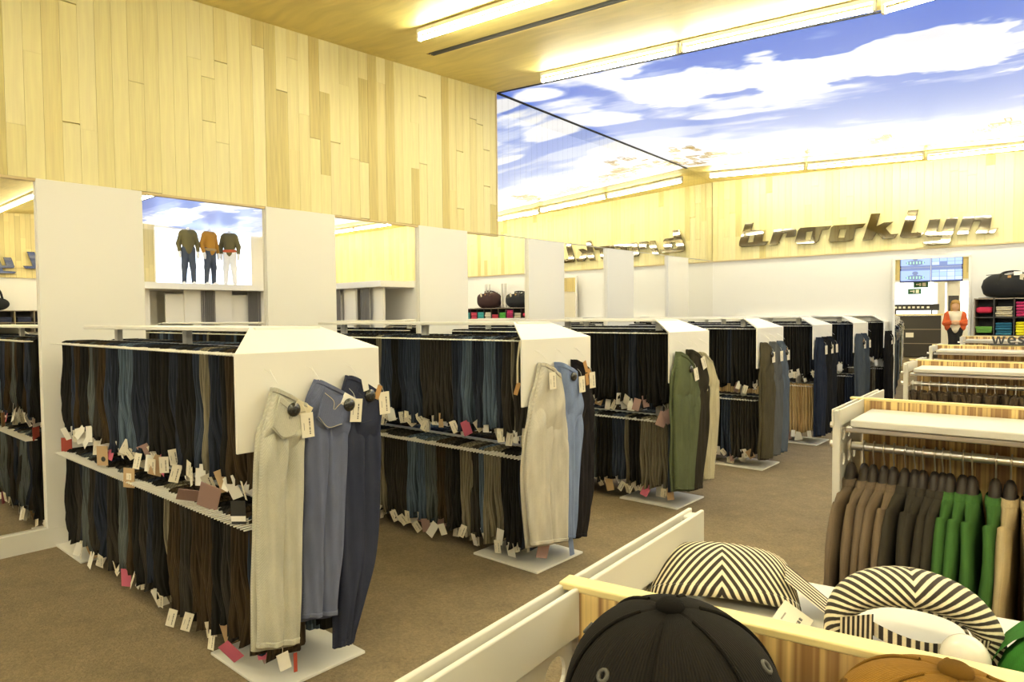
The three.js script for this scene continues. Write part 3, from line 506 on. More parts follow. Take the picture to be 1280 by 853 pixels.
// ------------------------------------------------------------------ gondolas with perforated end frames
const GH = 1.17;
function endFrameGeo(d) { // upper fascia, posts and a perforated plate, in the local yz plane, x thickness small
  const hole = (s, x, y, r) => { const p = new THREE.Path(); p.absarc(x, y, r, 0, Math.PI * 2, true); s.holes.push(p); };
  const s = new THREE.Shape([[-d + .04, .1], [d - .04, .1], [d - .04, GH - .045], [-d + .04, GH - .045]].map(([a, b]) => new THREE.Vector2(a, b)));
  for (let y = GH - .082; y > .35; y -= .075) for (let x = -d + .085; x < d - .06; x += .07) if (Math.abs(x) > .035) hole(s, x, y, .019);
  const g = new THREE.ExtrudeGeometry(s, { depth: .004, bevelEnabled: false, curveSegments: 8 }); g.rotateY(Math.PI / 2); g.scale(1, 1, 1); return g;
}
const frameCache = {};
function endFrame(parent, d, x, turn = 0, far = false) {
  const key = d + (far ? 'f' : '');
  frameCache[key] ??= {
    plate: far ? bx(.004, GH - .2, 2 * d - .08, 0, .55, 0) : endFrameGeo(d),
    rail: rb(.006, .05, 2 * d, .002), web: rb(.014, .008, 2 * d - .01, .002), post: rb(.022, GH, .03, .004),
  };
  const k = frameCache[key], g = new THREE.Group(); g.name = 'end_frame'; g.position.x = x; g.rotation.y = turn; parent.add(g);
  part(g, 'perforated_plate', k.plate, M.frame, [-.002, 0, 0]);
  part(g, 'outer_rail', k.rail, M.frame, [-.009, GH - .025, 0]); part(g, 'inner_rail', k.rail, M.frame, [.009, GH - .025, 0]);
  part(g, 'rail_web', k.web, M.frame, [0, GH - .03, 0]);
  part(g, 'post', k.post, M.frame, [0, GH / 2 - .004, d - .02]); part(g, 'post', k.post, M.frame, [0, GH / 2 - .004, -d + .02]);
  return g;
}
function gondola(label, pos, turn, len, d, o = {}) {
  const t = thing('gondola', label, 'shop fixture', pos, turn, 'display gondolas in a column beside the aisle');
  endFrame(t, d, 0, o.frameTurn || 0, o.far); if (o.rightFrame !== false) endFrame(t, d, len, 0, true);
  part(t, 'spine_panel', bx(len - .02, GH - .105, .022, len / 2, (GH - .105) / 2 + .1, 0), zebra);
  part(t, 'spine_edge', rb(len + (o.over || 0), .008, o.edgeW || .024, .002, len / 2 - (o.over || 0) / 2, GH - .001, 0), ply);
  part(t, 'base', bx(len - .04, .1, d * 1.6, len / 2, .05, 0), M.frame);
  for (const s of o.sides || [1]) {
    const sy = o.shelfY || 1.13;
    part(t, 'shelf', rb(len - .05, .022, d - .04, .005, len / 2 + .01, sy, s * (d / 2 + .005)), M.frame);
    part(t, 'shelf_rail', rb(len - .03, .016, .022, .004, len / 2, sy - .022, s * (d - .05)), M.steel);
    if (o.rail !== false) { part(t, 'hanging_rail', cyl(.0125, len - .02, 'x', 14), M.steel, [len / 2, 1.05, s * .215]); part(t, 'rail_knob', cyl(.011, .02, 'x', 12), M.steel, [-.03, 1.05, s * .215]); part(t, 'rail_knob', cyl(.009, .02, 'x', 12), M.steel, [-.03, 1.108, s * .215]); }
  }
  return t;
}
const g1 = gondola('nearest gondola with a zebra-grain spine, white shelf and striped caps', [-.418, 0, -.57], .165, 1.35, .335, { frameTurn: -.085, sides: [-1], shelfY: 1.088, rail: false, over: .012, edgeW: .024 });
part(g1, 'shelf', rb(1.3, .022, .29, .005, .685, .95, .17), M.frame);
gondola('gondola with taupe, charcoal and green jackets hanging from its steel rail', [-.612, 0, -2.42], .05, 1.5, .325, { over: .03 });
gondola('gondola with shaggy dark brown garments on its rail', [-.86, 0, -4.56], .045, 1.6, .34, { far: true, over: .03 });
gondola('bare-topped gondola carrying small black letters on its spine', [-1.12, 0, -6.75], .045, 1.7, .33, { far: true, over: .03 });
gondola('gondola standing before the shelves of folded clothes', [-1.26, 0, -9.25], .03, 1.8, .3, { far: true, over: .03 });

// jackets on black hangers
function jacketGeos(seed) {
  const f = mulberry(seed * 131 + 9), ph = rr(0, 6, f), lean = rr(-.012, .012, f);
  const rows = [[-.098, .045, .026], [-.108, .06, .031], [-.116, .09, .030], [-.126, .14, .029], [-.145, .188, .028], [-.19, .21, .030], [-.32, .215, .033], [-.45, .213, .034], [-.58, .215, .036], [-.70, .222, .038], [-.75, .225, .036], [-.752, .20, .02]];
  const body = gridGeo(16, rows.length - 1, (u, v) => { const i = Math.round(v * (rows.length - 1)), [y, hz, tx] = rows[i], a = u * Math.PI * 2, c = Math.cos(a), s = Math.sin(a); const w = 1 + .18 * Math.sin(s * 5 + i * 1.3 + ph); return [Math.sign(c) * Math.pow(Math.abs(c), .8) * tx * .55 * w + lean * v, y, Math.sign(s) * Math.pow(Math.abs(s), .75) * hz, u, y]; }, true);
  const slv = (side) => {
    const pts = [[.0, -.152, .15], [.004, -.25, .225], [.002, -.35, .252], [lean, -.46, .262 + rr(-.01, .012, f)], [lean, -.60, .25], [lean, -.72, .235]].map(p => new THREE.Vector3(p[0], p[1], p[2] * side)), cv = new THREE.CatmullRomCurve3(pts), N = 14, q = rr(0, 6, f);
    return gridGeo(12, N, (u, v) => { const p = cv.getPoint(v), a = u * Math.PI * 2, r = lerp(.062, .044, v) * (v > .97 ? .8 : 1) * (1 + .06 * Math.sin(v * 24 + q + a)), tx = lerp(.016, .0155, v) * (1 + .12 * Math.sin(v * 17 + q)); return [p.x + Math.cos(a) * tx, p.y + (v < .3 ? Math.sin(a) * r * .35 : 0), p.z + Math.sin(a) * r * (v < .02 ? .6 : .92), u, p.y]; }, true);
  };
  const collar = gridGeo(14, 4, (u, v) => { const a = u * Math.PI * 2, k = 1 + .15 * Math.sin(v * Math.PI); return [Math.cos(a) * .02 * k, -.094 - .035 * v, Math.sin(a) * (.05 + .03 * v) * k, u, v]; }, true);
  return { body, s1: slv(1), s2: slv(-1), collar };
}
const JK = [1, 2, 3, 4].map(jacketGeos);
const hookGeo = tube([[0, -.075, 0], [0, -.045, .0], [0, -.02, .012], [0, .004, .017], [0, .018, .004], [0, .012, -.012], [0, .003, -.016]], .0022, 24, 6);
const hangGeo = (() => { const g = gridGeo(12, 16, (u, v) => { const s = v * 2 - 1, a = u * Math.PI * 2, end = 1 - .6 * s * s, q = Math.exp(-s * s * 22), y = -.092 - .075 * Math.pow(Math.abs(s), 1.1) + .012 * q; return [Math.cos(a) * .014 * (end + .1 * q), y + Math.sin(a) * (.014 + .018 * q) * end, s * .135, u, v]; }, true); return g; })();
const jMat = (c) => cloth({ map: denimTex, bumpMap: clothBump, bumpScale: .0004, color: lin(...c), roughness: .85 });
const JCOL = { taupe: jMat([.185, .135, .092]), charcoal: jMat([.052, .044, .034]), green: jMat([.065, .165, .042]), cream: jMat([.55, .43, .25]), brown: jMat([.040, .026, .016]) };
function jacket(label, cat, col, pos, turn, v, group, lean = 0) {
  const t = thing('jacket', label, cat, pos, turn, group); t.rotation.z = lean; const k = JK[v % JK.length];
  part(t, 'body', k.body, JCOL[col]); part(t, 'sleeve', k.s1, JCOL[col]); part(t, 'sleeve', k.s2, JCOL[col]); part(t, 'collar', k.collar, JCOL[col]);
  const h = part(t, 'hanger', hangGeo, M.hanger); part(h, 'hanger_hook', hookGeo, M.steel);
  return t;
}
{
  const xs = [-.583, -.548, -.521, -.494, -.469, -.439, -.417, -.395, -.366, -.348, -.33, -.3, -.28, -.226, -.193, -.155, -.12, -.08, -.03, .02];
  const cs = ['taupe', 'taupe', 'taupe', 'taupe', 'taupe', 'charcoal', 'charcoal', 'charcoal', 'charcoal', 'charcoal', 'green', 'green', 'green', 'green', 'cream', 'cream', 'cream', 'brown', 'brown', 'charcoal'];
  const f = mulberry(77);
  xs.forEach((x, i) => jacket(`${cs[i]} jacket on a black hanger, ${ordinal(i + 1)} along the steel rail from the end frame`, 'jacket', cs[i], [x, 1.05 + .0, -2.207 - .05 * (x + .6)], .05 + rr(-.05, .04, f), Math.floor(f() * 4), `${cs[i]} jackets on the rail`, rr(-.03, .03, f)));
}
// shaggy brown garments on the third gondola: small fringed bundles on hooks
{
  const f = mulberry(5), fur = std({ map: streakTex, color: lin(.13, .088, .052), roughness: 1 });
  const vs = [1, 2, 3].map(s => { const q = mulberry(s * 31), gs = []; for (let k = 0; k < 9; k++) { const a = rr(0, 6.28, q), l = rr(.13, .22, q); gs.push(place(cyl(.004, l, 'y', 4, .011), [Math.cos(a) * .012, -.03 - l / 2, Math.sin(a) * .07], [rr(-.25, .25, q), 0, rr(-.25, .25, q)])); } const b = new THREE.SphereGeometry(1, 10, 8); b.scale(.018, .09, .085); b.translate(0, -.11, 0); gs.push(b); return merge(gs); });
  for (let k = 0; k < 30; k++) {
    const x = -.83 + k * .042, t = thing('shaggy_garment', `dark brown shaggy garment, ${ordinal(k + 1)} along its rail from the end frame`, 'garment', [x, 1.05, -4.335 - .045 * (x + .86)], .05 + rr(-.3, .3, f), 'shaggy garments on the rail');
    part(t, 'fringe', vs[k % 3], fur, [0, -.01, 0]); part(t, 'hanger_hook', hookGeo, M.prong, [0, 0, 0]);
  }
}
// small black letters standing on the fourth gondola
{
  const font = await new FontLoader().loadAsync('fonts/droid/droid_sans_bold.typeface.json');
  const t = thing('letter_sign', 'small black letters reading wesc standing on the gondola spine', 'sign', [-.735, GH + .006, -6.767], .045);
  let x = 0; for (const c of 'wesc') { const g = new TextGeometry(c, { font, size: .082, depth: .012, curveSegments: 5 }); g.computeBoundingBox(); part(t, 'letter_' + c, g, M.dark, [x, .008, 0]); x += g.boundingBox.max.x + .008; }
  part(t, 'letter_base', bx(x + .02, .01, .05, x / 2, .004, 0), M.dark);
}

// ------------------------------------------------------------------ caps on the nearest gondola
function baseballCap(label, pos, turn, col, r, tilt, opt = {}) {
  const t = thing('baseball_cap', label, 'cap', pos, turn); t.rotation.x = tilt[0]; t.rotation.z = tilt[1];
  const ribs = dataTex(64, 64, (u, v, x) => { const k = .72 + .28 * Math.pow(.5 + .5 * Math.sin(u * Math.PI * 2 * 16), .7) + .1 * (hash2(x, Math.floor(v * 64), 5) - .5); return [k, k, k]; }); ribs.repeat.set(opt.ribs || 10, 1);
  const m = cloth({ map: ribs, bumpMap: ribs, bumpScale: .0012, color: lin(...col), roughness: .9 });
  const prof = (v) => { const a = v * Math.PI / 2; return [Math.sin(Math.min(1, a * 1.0)) , 0]; };
  const crown = gridGeo(72, 20, (u, v) => { const a = u * Math.PI * 2, th = v * Math.PI * .56, seam = Math.pow(Math.abs(Math.sin(a * 3)), .22), rad = r * Math.pow(Math.sin(Math.min(th, Math.PI / 2)), .86) * (1 - .012 * (1 - seam)) * (th > Math.PI / 2 ? 1 - .05 * (th - Math.PI / 2) : 1); return [Math.cos(a) * rad, r * 1.02 * Math.cos(th) - .0012 * (1 - seam), Math.sin(a) * rad * 1.1, u, v]; }, true);
  const cr = part(t, 'crown', crown, m);
  const seams = []; for (let k = 0; k < 6; k++) { const a = k * Math.PI / 3, pts = []; for (let j = 1; j <= 8; j++) { const th = j / 8 * Math.PI * .55, rad = r * Math.pow(Math.sin(Math.min(th, Math.PI / 2)), .86) * 1.0; pts.push([Math.cos(a) * rad, r * 1.022 * Math.cos(th), Math.sin(a) * rad * 1.1]); } seams.push(tube(pts, .0016, 20, 5)); }
  part(t, 'panel_seams', merge(seams), m);
  const eyes = []; for (let k = 0; k < 6; k++) { const a = k * Math.PI / 3 + Math.PI / 6, th = .86, rad = r * Math.pow(Math.sin(th), .86) * 1.004, g = new THREE.TorusGeometry(.0042, .0017, 6, 14); const n = new THREE.Vector3(Math.cos(a) * Math.sin(th), Math.cos(th), Math.sin(a) * Math.sin(th)); g.applyQuaternion(new THREE.Quaternion().setFromUnitVectors(new THREE.Vector3(0, 0, 1), n)); g.translate(Math.cos(a) * rad, r * 1.02 * Math.cos(th), Math.sin(a) * rad * 1.1); eyes.push(g); }
  eyes.forEach(g => part(t, 'eyelet', g, opt.eye || m));
  const btn = new THREE.SphereGeometry(.0115, 16, 10); btn.scale(1, .62, 1); part(t, 'top_button', btn, m, [0, r * 1.03, 0]);
  part(t, 'visor', gridGeo(20, 6, (u, v) => { const a = (u - .5) * 2.3, R = r * 1.06 + v * .065 * Math.cos(a * .55); return [Math.sin(a) * R * (1 - .1 * v), -r * .16 - .012 * v - .02 * Math.pow(Math.abs(Math.sin(a)), 2), Math.cos(a) * R * 1.06, u, v]; }), m);
  if (opt.patch) part(t, 'woven_label', rb(.03, .02, .002, .0008), M.leather, opt.patch, [0, 0, 0]);
  return t;
}
baseballCap('black corduroy baseball cap on the nearest gondola', [-.255, 1.130, -.479], .75, [.014, .0115, .0095], .088, [.0, .03], { eye: std({ color: lin(.07, .065, .055) }) });
baseballCap('mustard brown baseball cap beside the black cap, below the wooden spine', [-.082, 1.105, -.555], .75, [.30, .15, .022], .088, [-.05, -.05]);
{ // metal stands that carry the two caps
  for (const [x, z, h, lab] of [[-.255, -.479, 1.16, 'grey cap stand under the black cap'], [-.082, -.555, 1.13, 'grey cap stand under the mustard cap']]) {
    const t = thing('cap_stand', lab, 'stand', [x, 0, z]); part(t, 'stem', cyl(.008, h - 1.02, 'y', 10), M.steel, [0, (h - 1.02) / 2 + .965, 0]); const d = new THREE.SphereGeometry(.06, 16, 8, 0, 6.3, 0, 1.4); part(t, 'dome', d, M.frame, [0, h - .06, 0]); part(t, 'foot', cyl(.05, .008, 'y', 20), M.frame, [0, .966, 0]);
  }
}
// striped caps lying on the white shelf
const chevTex = dataTex(512, 256, (u, v, x, y) => { const k = ((v * 11 + Math.abs(u - .5) * 26) % 1 + 1) % 1, n = .06 * hash2(x, y, 4); const s = sstep(.40, .48, k) - sstep(.92, 1, k); return [lerp(.90, .20, s) - n, lerp(.86, .17, s) - n, lerp(.74, .14, s) - n]; });
const stripeTex = dataTex(256, 64, (u, v, x, y) => { const k = (u * 17) % 1, n = .06 * hash2(x, y, 4), s = sstep(.40, .5, k) - sstep(.92, 1, k); return [lerp(.90, .20, s) - n, lerp(.86, .17, s) - n, lerp(.76, .15, s) - n]; });
const chev = std({ map: chevTex, roughness: .9, side: THREE.DoubleSide }), stripe = std({ map: stripeTex, roughness: .9, side: THREE.DoubleSide });
const SH = 1.099;
{ // first striped cap: a wide front panel arched like a tunnel, side flap trailing to the right
  const t = thing('striped_cap', 'striped cap with a chevron front arched over a grey stand', 'cap', [-.366, SH, -.815], .42);
  const arch = (u) => { const a = Math.PI * (1 - u); return [Math.cos(a) * .088, .044 * Math.pow(Math.sin(a), .5) + .004]; };
  part(t, 'chevron_panel', gridGeo(32, 12, (u, v) => { const [x, y] = arch(u), b = Math.sin(v * Math.PI); return [x * (1 - .05 * v), y * (.55 + .45 * Math.sin(v * 1.9)) + .003 * b, .055 - v * .10, u, v * .55]; }), chev);
  part(t, 'front_roll', gridGeo(32, 6, (u, v) => { const [x, y] = arch(u), a = v * Math.PI; return [x * (.985), y * .55 - .007 + .007 * Math.cos(a), .055 + .007 * Math.sin(a), u, 1 - v * .09]; }), chev);
  part(t, 'side_flap', gridGeo(12, 12, (u, v) => [.07 + .05 * v + .006 * u, .036 * (1 - v) + .004, .052 - .055 * u + .012 * v, u * .35, v * .4]), stripe);
  part(t, 'grey_support', rb(.02, .03, .05, .004, -.01, .015, 0), M.frame);
  part(t, 'lining', rb(.1, .028, .07, .012, .03, .016, -.01), std({ color: lin(.33, .31, .29), roughness: .9 }));
}
{ // second striped cap: seen from behind, an arched band with an open back and a strap
  const t = thing('striped_cap', 'striped cap seen from the open back with a buckled strap', 'cap', [-.152, SH, -.80], .30); t.scale.setScalar(.8);
  part(t, 'crown_band', gridGeo(40, 16, (u, v) => { const a = Math.PI * (1 - u), b = v * Math.PI * 2, R = .086, rx = R + .016 * Math.cos(b), k = 1 + .15 * Math.sin(a); return [Math.cos(a) * rx * 1.02, Math.max(.002, Math.pow(Math.sin(a), .72) * (.072 + .018 * Math.cos(b) * k) + .004), .046 * Math.sin(b) * (.75 + .35 * Math.sin(a)) - .012 * Math.sin(a), u, v]; }, false), chev);
  part(t, 'side_panel', gridGeo(10, 10, (u, v) => [.045 + .038 * u, .046 * (1 - v) * (1 - .2 * u) + .002, .055 - .02 * v - .02 * u, u * .5, v * .4]), stripe);
  part(t, 'side_panel', gridGeo(10, 10, (u, v) => [-.085 + .038 * u, .055 * (1 - v) * (.8 + .2 * u) + .002, .05 - .01 * v, u * .4, v * .4]), stripe);
  part(t, 'back_strap', gridGeo(16, 3, (u, v) => { const x = -.055 + .10 * u; return [x, .034 - .016 * u + .018 * (v - .5), .03 + .026 * Math.sin(u * Math.PI), u * .6, v * .3]; }), stripe);
  part(t, 'strap_end', gridGeo(4, 3, (u, v) => [.030 + .02 * u, .020 - .006 * u + .022 * (v - .5), .054 - .012 * u]), std({ color: lin(.02, .018, .018), side: THREE.DoubleSide }));
  part(t, 'lining', gridGeo(20, 6, (u, v) => { const a = Math.PI * (1 - u); return [Math.cos(a) * .07, Math.pow(Math.sin(a), .8) * .058 * (1 - .5 * v) + .002, -.02 - .03 * v, u, v]; }), stripe);
}
{
  const t = thing('white_knob', 'round white glossy head form beside the open-backed striped cap', 'display form', [-.098, SH, -.752]);
  const g = new THREE.SphereGeometry(.021, 24, 16); g.scale(1, 1.1, .9); part(t, 'ball', g, new THREE.MeshPhysicalMaterial({ color: lin(.75, .71, .62), roughness: .25, clearcoat: .6 }), [0, .024, 0]); part(t, 'foot', cyl(.012, .006, 'y', 14), M.white, [0, .003, 0]);
}
{ const t = thing('price_card', 'white price card lying between the two striped caps', 'card', [-.262, SH + .008, -.765], .5); t.rotation.x = -1.4; t.scale.setScalar(.7); part(t, 'card', rb(.05, .07, .0015, .0006), M.tag); part(t, 'card_fold', rb(.05, .05, .0015, .0006), M.card, [.012, -.012, -.006], [.2, 0, .3]); }
{ const t = thing('folded_sweater', 'bright green folded garment at the end of the white shelf', 'garment', [.03, SH, -.80]); const g = new THREE.SphereGeometry(1, 24, 16); g.scale(.11, .07, .09); const p = g.attributes.position; for (let i = 0; i < p.count; i++) p.setY(i, Math.max(0, p.getY(i)) + .004 * Math.sin(p.getX(i) * 70 + p.getZ(i) * 40)); g.computeVertexNormals(); const gm = jMat([.045, .21, .03]); part(t, 'body', g, gm); part(t, 'fold', gridGeo(16, 4, (u, v) => { const a = Math.PI * (1 - u); return [Math.cos(a) * .113, Math.sin(a) * .074 + .001, -.03 + .05 * v]; }), gm); }
{ const t = thing('cord_tie', 'short black knotted cord on the wooden spine', 'cord', [-.142, 1.128, -.602], .2); part(t, 'cord', tube([[-.012, .006, 0], [-.004, .010, .006], [.004, .004, .008], [.014, .002, .006], [.02, -.006, .004]], .0018, 20, 6), M.dark); part(t, 'cord_end', tube([[-.004, .018, .004], [.002, .010, .006], [.012, .004, .006]], .0012, 10, 5), M.dark); part(t, 'knot', new THREE.SphereGeometry(.004, 10, 8), M.dark, [0, .008, .007]); }

// ------------------------------------------------------------------ back wall: mirror, pigeonholes, holdalls
{
  const t = thing('back_mirror', 'framed mirror on the back wall reflecting screens and a woman', 'mirror', [-1.88, 0, ZB + .05], .094);
  part(t, 'mirror_pane', bx(.86, 2.06, .006, 0, 1.16, .012), M.mirror);
  for (const [x, w] of [[-.445, .03], [.445, .03]]) part(t, 'mirror_frame', rb(w, 2.1, .03, .003, x, 1.16, .015), M.rackWhite);
  part(t, 'mirror_frame', rb(.92, .03, .03, .003, 0, 2.2, .015), M.rackWhite);
}
const shelfWood = std({ color: lin(.035, .03, .026), roughness: .55 }), shelfEdge = std({ color: lin(.30, .25, .18), roughness: .5 });
{
  const t = thing('pigeonhole_shelf', 'dark pigeonhole shelf of folded clothes beside the back mirror', 'shelf', [-1.335, 0, ZB + .2]);
  const n = 9, cw = .208, y0 = 1.145, rh = .233;
  part(t, 'back_panel', bx(n * cw, 1.63, .01, n * cw / 2, .815, -.18), shelfWood);
  for (let k = 0; k <= n; k++) part(t, 'divider', bx(.012, .48, .36, k * cw, 1.38, 0), k === 0 ? shelfEdge : shelfWood);
  for (const y of [y0 - .008, y0 + rh - .006, y0 + 2 * rh]) part(t, 'shelf_board', bx(n * cw + .012, .012, .36, n * cw / 2, y, 0), y > 1.6 || y < 1.2 ? shelfEdge : shelfWood);
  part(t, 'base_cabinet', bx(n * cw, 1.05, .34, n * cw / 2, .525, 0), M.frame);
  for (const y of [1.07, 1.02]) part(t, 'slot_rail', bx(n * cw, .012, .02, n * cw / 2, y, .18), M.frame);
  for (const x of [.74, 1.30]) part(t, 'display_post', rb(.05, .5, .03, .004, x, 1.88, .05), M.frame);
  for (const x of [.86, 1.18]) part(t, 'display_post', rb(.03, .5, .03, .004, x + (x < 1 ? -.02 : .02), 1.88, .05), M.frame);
  const pile = (c, k, y, h, cnt, label) => {
    const o = thing('folded_stack', label, 'folded clothes', [-1.335 + (k + .5) * cw, y, ZB + .24], 0, 'folded clothes in the pigeonholes'), m = std({ color: lin(...c), roughness: .9 });
    for (let i = 0; i < cnt; i++) part(o, 'folded_garment', rb(cw - .035 + rr(-.008, .008), h / cnt * .94, .26, h / cnt * .42, rr(-.004, .004), h / cnt * (i + .5), rr(-.01, .01)), m);
  };
  const yb = y0 + .001, yt = y0 + rh + .003;
  pile([.62, .03, .08], 0, yt + .045, .085, 1, 'single hot pink folded garment in the corner pigeonhole'); pile([.50, .44, .30], 1, yt, .13, 5, 'stack of cream folded garments beside the pink one'); pile([.42, .02, .10], 2, yt, .19, 5, 'stack of magenta folded garments above the yellow stack');
  pile([.14, .33, .05], 0, yb + .03, .08, 4, 'stack of lime green folded garments below the pink one'); pile([.015, .12, .19], 1, yb, .16, 5, 'stack of teal blue folded garments below the cream stack'); pile([.72, .66, .01], 2, yb, .17, 5, 'stack of bright yellow folded garments');
  pile([.10, .42, .05], 3, yt, .14, 4, 'stack of grass green folded garments'); pile([.55, .05, .07], 4, yt, .1, 3, 'stack of red folded garments next to teal'); pile([.55, .50, .38], 5, yt, .15, 5, 'stack of ivory folded garments next to red'); pile([.05, .36, .33], 6, yt, .15, 5, 'stack of turquoise folded garments'); pile([.60, .06, .10], 7, yt, .15, 4, 'stack of crimson folded garments'); pile([.06, .34, .33], 8, yt, .15, 5, 'stack of aqua folded garments at the shelf end');
  pile([.5, .2, .15], 8, yb, .12, 4, 'stack of salmon folded garments'); pile([.25, .35, .5], 7, yb, .12, 4, 'stack of pale blue folded garments');
}
function holdall(label, pos, w, h, d, m, turn = 0) {
  const t = thing('holdall', label, 'bag', pos, turn);
  part(t, 'body', gridGeo(28, 22, (u, v) => { const s = v * 2 - 1, a = u * Math.PI * 2, e = Math.pow(1 - Math.pow(Math.abs(s), 5), .5), c = Math.cos(a), q = Math.sin(a); return [s * w / 2, Math.max(.001, h * .46 + Math.sign(q) * Math.pow(Math.abs(q), .7) * h * .46 * e + .008 * Math.sin(s * 9)), Math.sign(c) * Math.pow(Math.abs(c), .8) * d / 2 * e]; }, true), m);
  for (const s of [-1, 1]) part(t, 'handle', tube([[-w * .2, h * .5, s * d * .48], [-w * .18, h * .86, s * d * .40], [-w * .1, h * 1.0, s * d * .1], [w * .1, h * 1.0, s * d * .1], [w * .18, h * .86, s * d * .40], [w * .2, h * .5, s * d * .48]], .011, 30, 6), m);
  part(t, 'zip', tube([[-w * .42, h * .90, 0], [0, h * .95, 0], [w * .42, h * .90, 0]], .005, 16, 5), M.dark);
  part(t, 'hang_tag', rb(.085, .05, .003, .001), M.card, [w * .1, h * .92, d * .42], [-.3, 0, 0]); part(t, 'hang_tag', rb(.05, .08, .003, .001), M.cream, [w * .17, h * .76, d * .47]); part(t, 'hang_tag', rb(.035, .03, .003, .001), M.leather, [-w * .03, h * .80, d * .46]);
  return t;
}
const bagBlack = std({ color: lin(.008, .008, .009), roughness: .85 }), bagMaroon = std({ color: lin(.035, .010, .008), roughness: .8 });
holdall('large black holdall with paper tags on the pigeonhole shelf', [-.955, 1.62, ZB + .22], .66, .33, .32, bagBlack);
holdall('dark maroon holdall on the shelf between display posts', [-.10, 1.62, ZB + .22], .6, .36, .32, bagMaroon);

// ------------------------------------------------------------------ across the shop: what the mirrors show
{ // ledge over the fitting rooms, with a lit print behind three mannequins
  const t = struct('wall_fitting_rooms', 'white fitting-room front with grey curtains under a ledge'); t.userData.category = 'wall';
  part(t, 'ledge', merge([bb(6.5, XR, 2.16, 2.3, ZB, -5.9), bb(2.6, 6.5, 2.16, 2.3, ZB, -9.9)]), M.white);
  for (const z of [-6.2, -7.5, -8.2, -9.4]) part(t, 'partition', rb(.06, 2.16, .5, .004, 6.9, 1.08, z), M.rackWhite);
  for (const z of [-7.1, -8.75, -10.1]) part(t, 'door_leaf', rb(.04, 2.05, .55, .004, 6.95, 1.03, z), M.white);
  for (const z of [-6.6, -7.85, -9.0]) part(t, 'inner_wall', bb(7.9, 7.95, 0, 2.15, z - .4, z + .4), M.white);
  for (const x of [3.1, 4.2, 5.5]) part(t, 'partition', rb(.5, 2.16, .06, .004, x, 1.08, -10.2), M.rackWhite);
  for (const x of [3.65, 5.0, 6.1]) part(t, 'door_leaf', rb(.55, 2.05, .04, .004, x, 1.03, -10.35), M.white);
  const cur = (cx, cz, along) => { const g = gridGeo(40, 2, (u, v) => { const s = (u - .5) * .36, w = .03 * Math.sin(u * 44); return along === 'z' ? [cx + w, .1 + 2.05 * v, cz + s] : [cx + s, .1 + 2.05 * v, cz + w]; }); return part(t, 'curtain', g, curtain); };
  const curtain = std({ color: lin(.20, .19, .18), roughness: .9, side: THREE.DoubleSide });
  cur(6.85, -9.05, 'z'); cur(6.85, -9.75, 'z'); cur(6.85, -7.82, 'z'); cur(3.4, -10.05, 'x'); cur(4.6, -10.05, 'x'); cur(5.2, -10.05, 'x');
}
{
  const tex = dataTex(256, 128, (u, v) => { const n = fbm(u * 5, v * 6, 201, 5, 5, 6), c = sstep(.35, .6, n); return [lerp(.72, 1, c), lerp(.84, 1, c), 1]; });
  const t = thing('wall_lightbox', 'white and pale blue backlit wall print behind three mannequins', 'lightbox', [XR - .08, 3.05, -8.38]);
  part(t, 'lit_screen', bx(.02, 1.46, 2.55), new THREE.MeshStandardMaterial({ color: 0x222222, emissive: 0xffffff, emissiveMap: tex, emissiveIntensity: 1.5, roughness: .4 })); part(t, 'lightbox_case', bx(.05, 1.5, 2.6, .04, 0, 0), M.white);
  const L = new THREE.RectAreaLight(0xf4f7ff, .5, 2.5, 1.4); L.position.set(-.03, 0, 0); L.rotation.y = Math.PI / 2; t.add(L);
}
function sdfMesh(caps, cx, cy, cz, half, res) {
  const mc = new MarchingCubes(res, M.white, false, false, 60000); mc.isolation = 0; mc.reset(); let i = 0; const S = caps.map(c => { const a = new THREE.Vector3(...c[0]), b = new THREE.Vector3(...c[1]); return [a, b.clone().sub(a), c[2], c[3], b.clone().sub(a).lengthSq()]; });
  for (let z = 0; z < res; z++) for (let y = 0; y < res; y++) for (let x = 0; x < res; x++) {
    const h = res / 2, px = cx + (x - h) / h * half, py = cy + (y - h) / h * half, pz = cz + (z - h) / h * half; let s = 0;
    for (const [a, ab, r0, r1, l2] of S) { const t = clamp(((px - a.x) * ab.x + (py - a.y) * ab.y + (pz - a.z) * ab.z) / (l2 || 1)), dx = px - a.x - ab.x * t, dy = py - a.y - ab.y * t, dz = pz - a.z - ab.z * t, d = Math.sqrt(dx * dx + dy * dy + dz * dz) - lerp(r0, r1, t); s += Math.exp(-d * 55); }
    mc.field[i++] = s > 0 ? Math.log(s) / 55 : -9;
  }
  mc.update(); const n = mc.count, g = new THREE.BufferGeometry(), p = mc.positionArray.slice(0, n * 3), nn = mc.normalArray.slice(0, n * 3);
  for (let k = 0; k < n * 3; k += 3) { p[k] = p[k] * half + cx; p[k + 1] = p[k + 1] * half + cy; p[k + 2] = p[k + 2] * half + cz; }
  g.setAttribute('position', new THREE.Float32BufferAttribute(p, 3)); g.setAttribute('normal', new THREE.Float32BufferAttribute(nn, 3)); g.setAttribute('uv', new THREE.Float32BufferAttribute(new Float32Array(n * 2), 2)); g.computeVertexNormals(); return g;
}
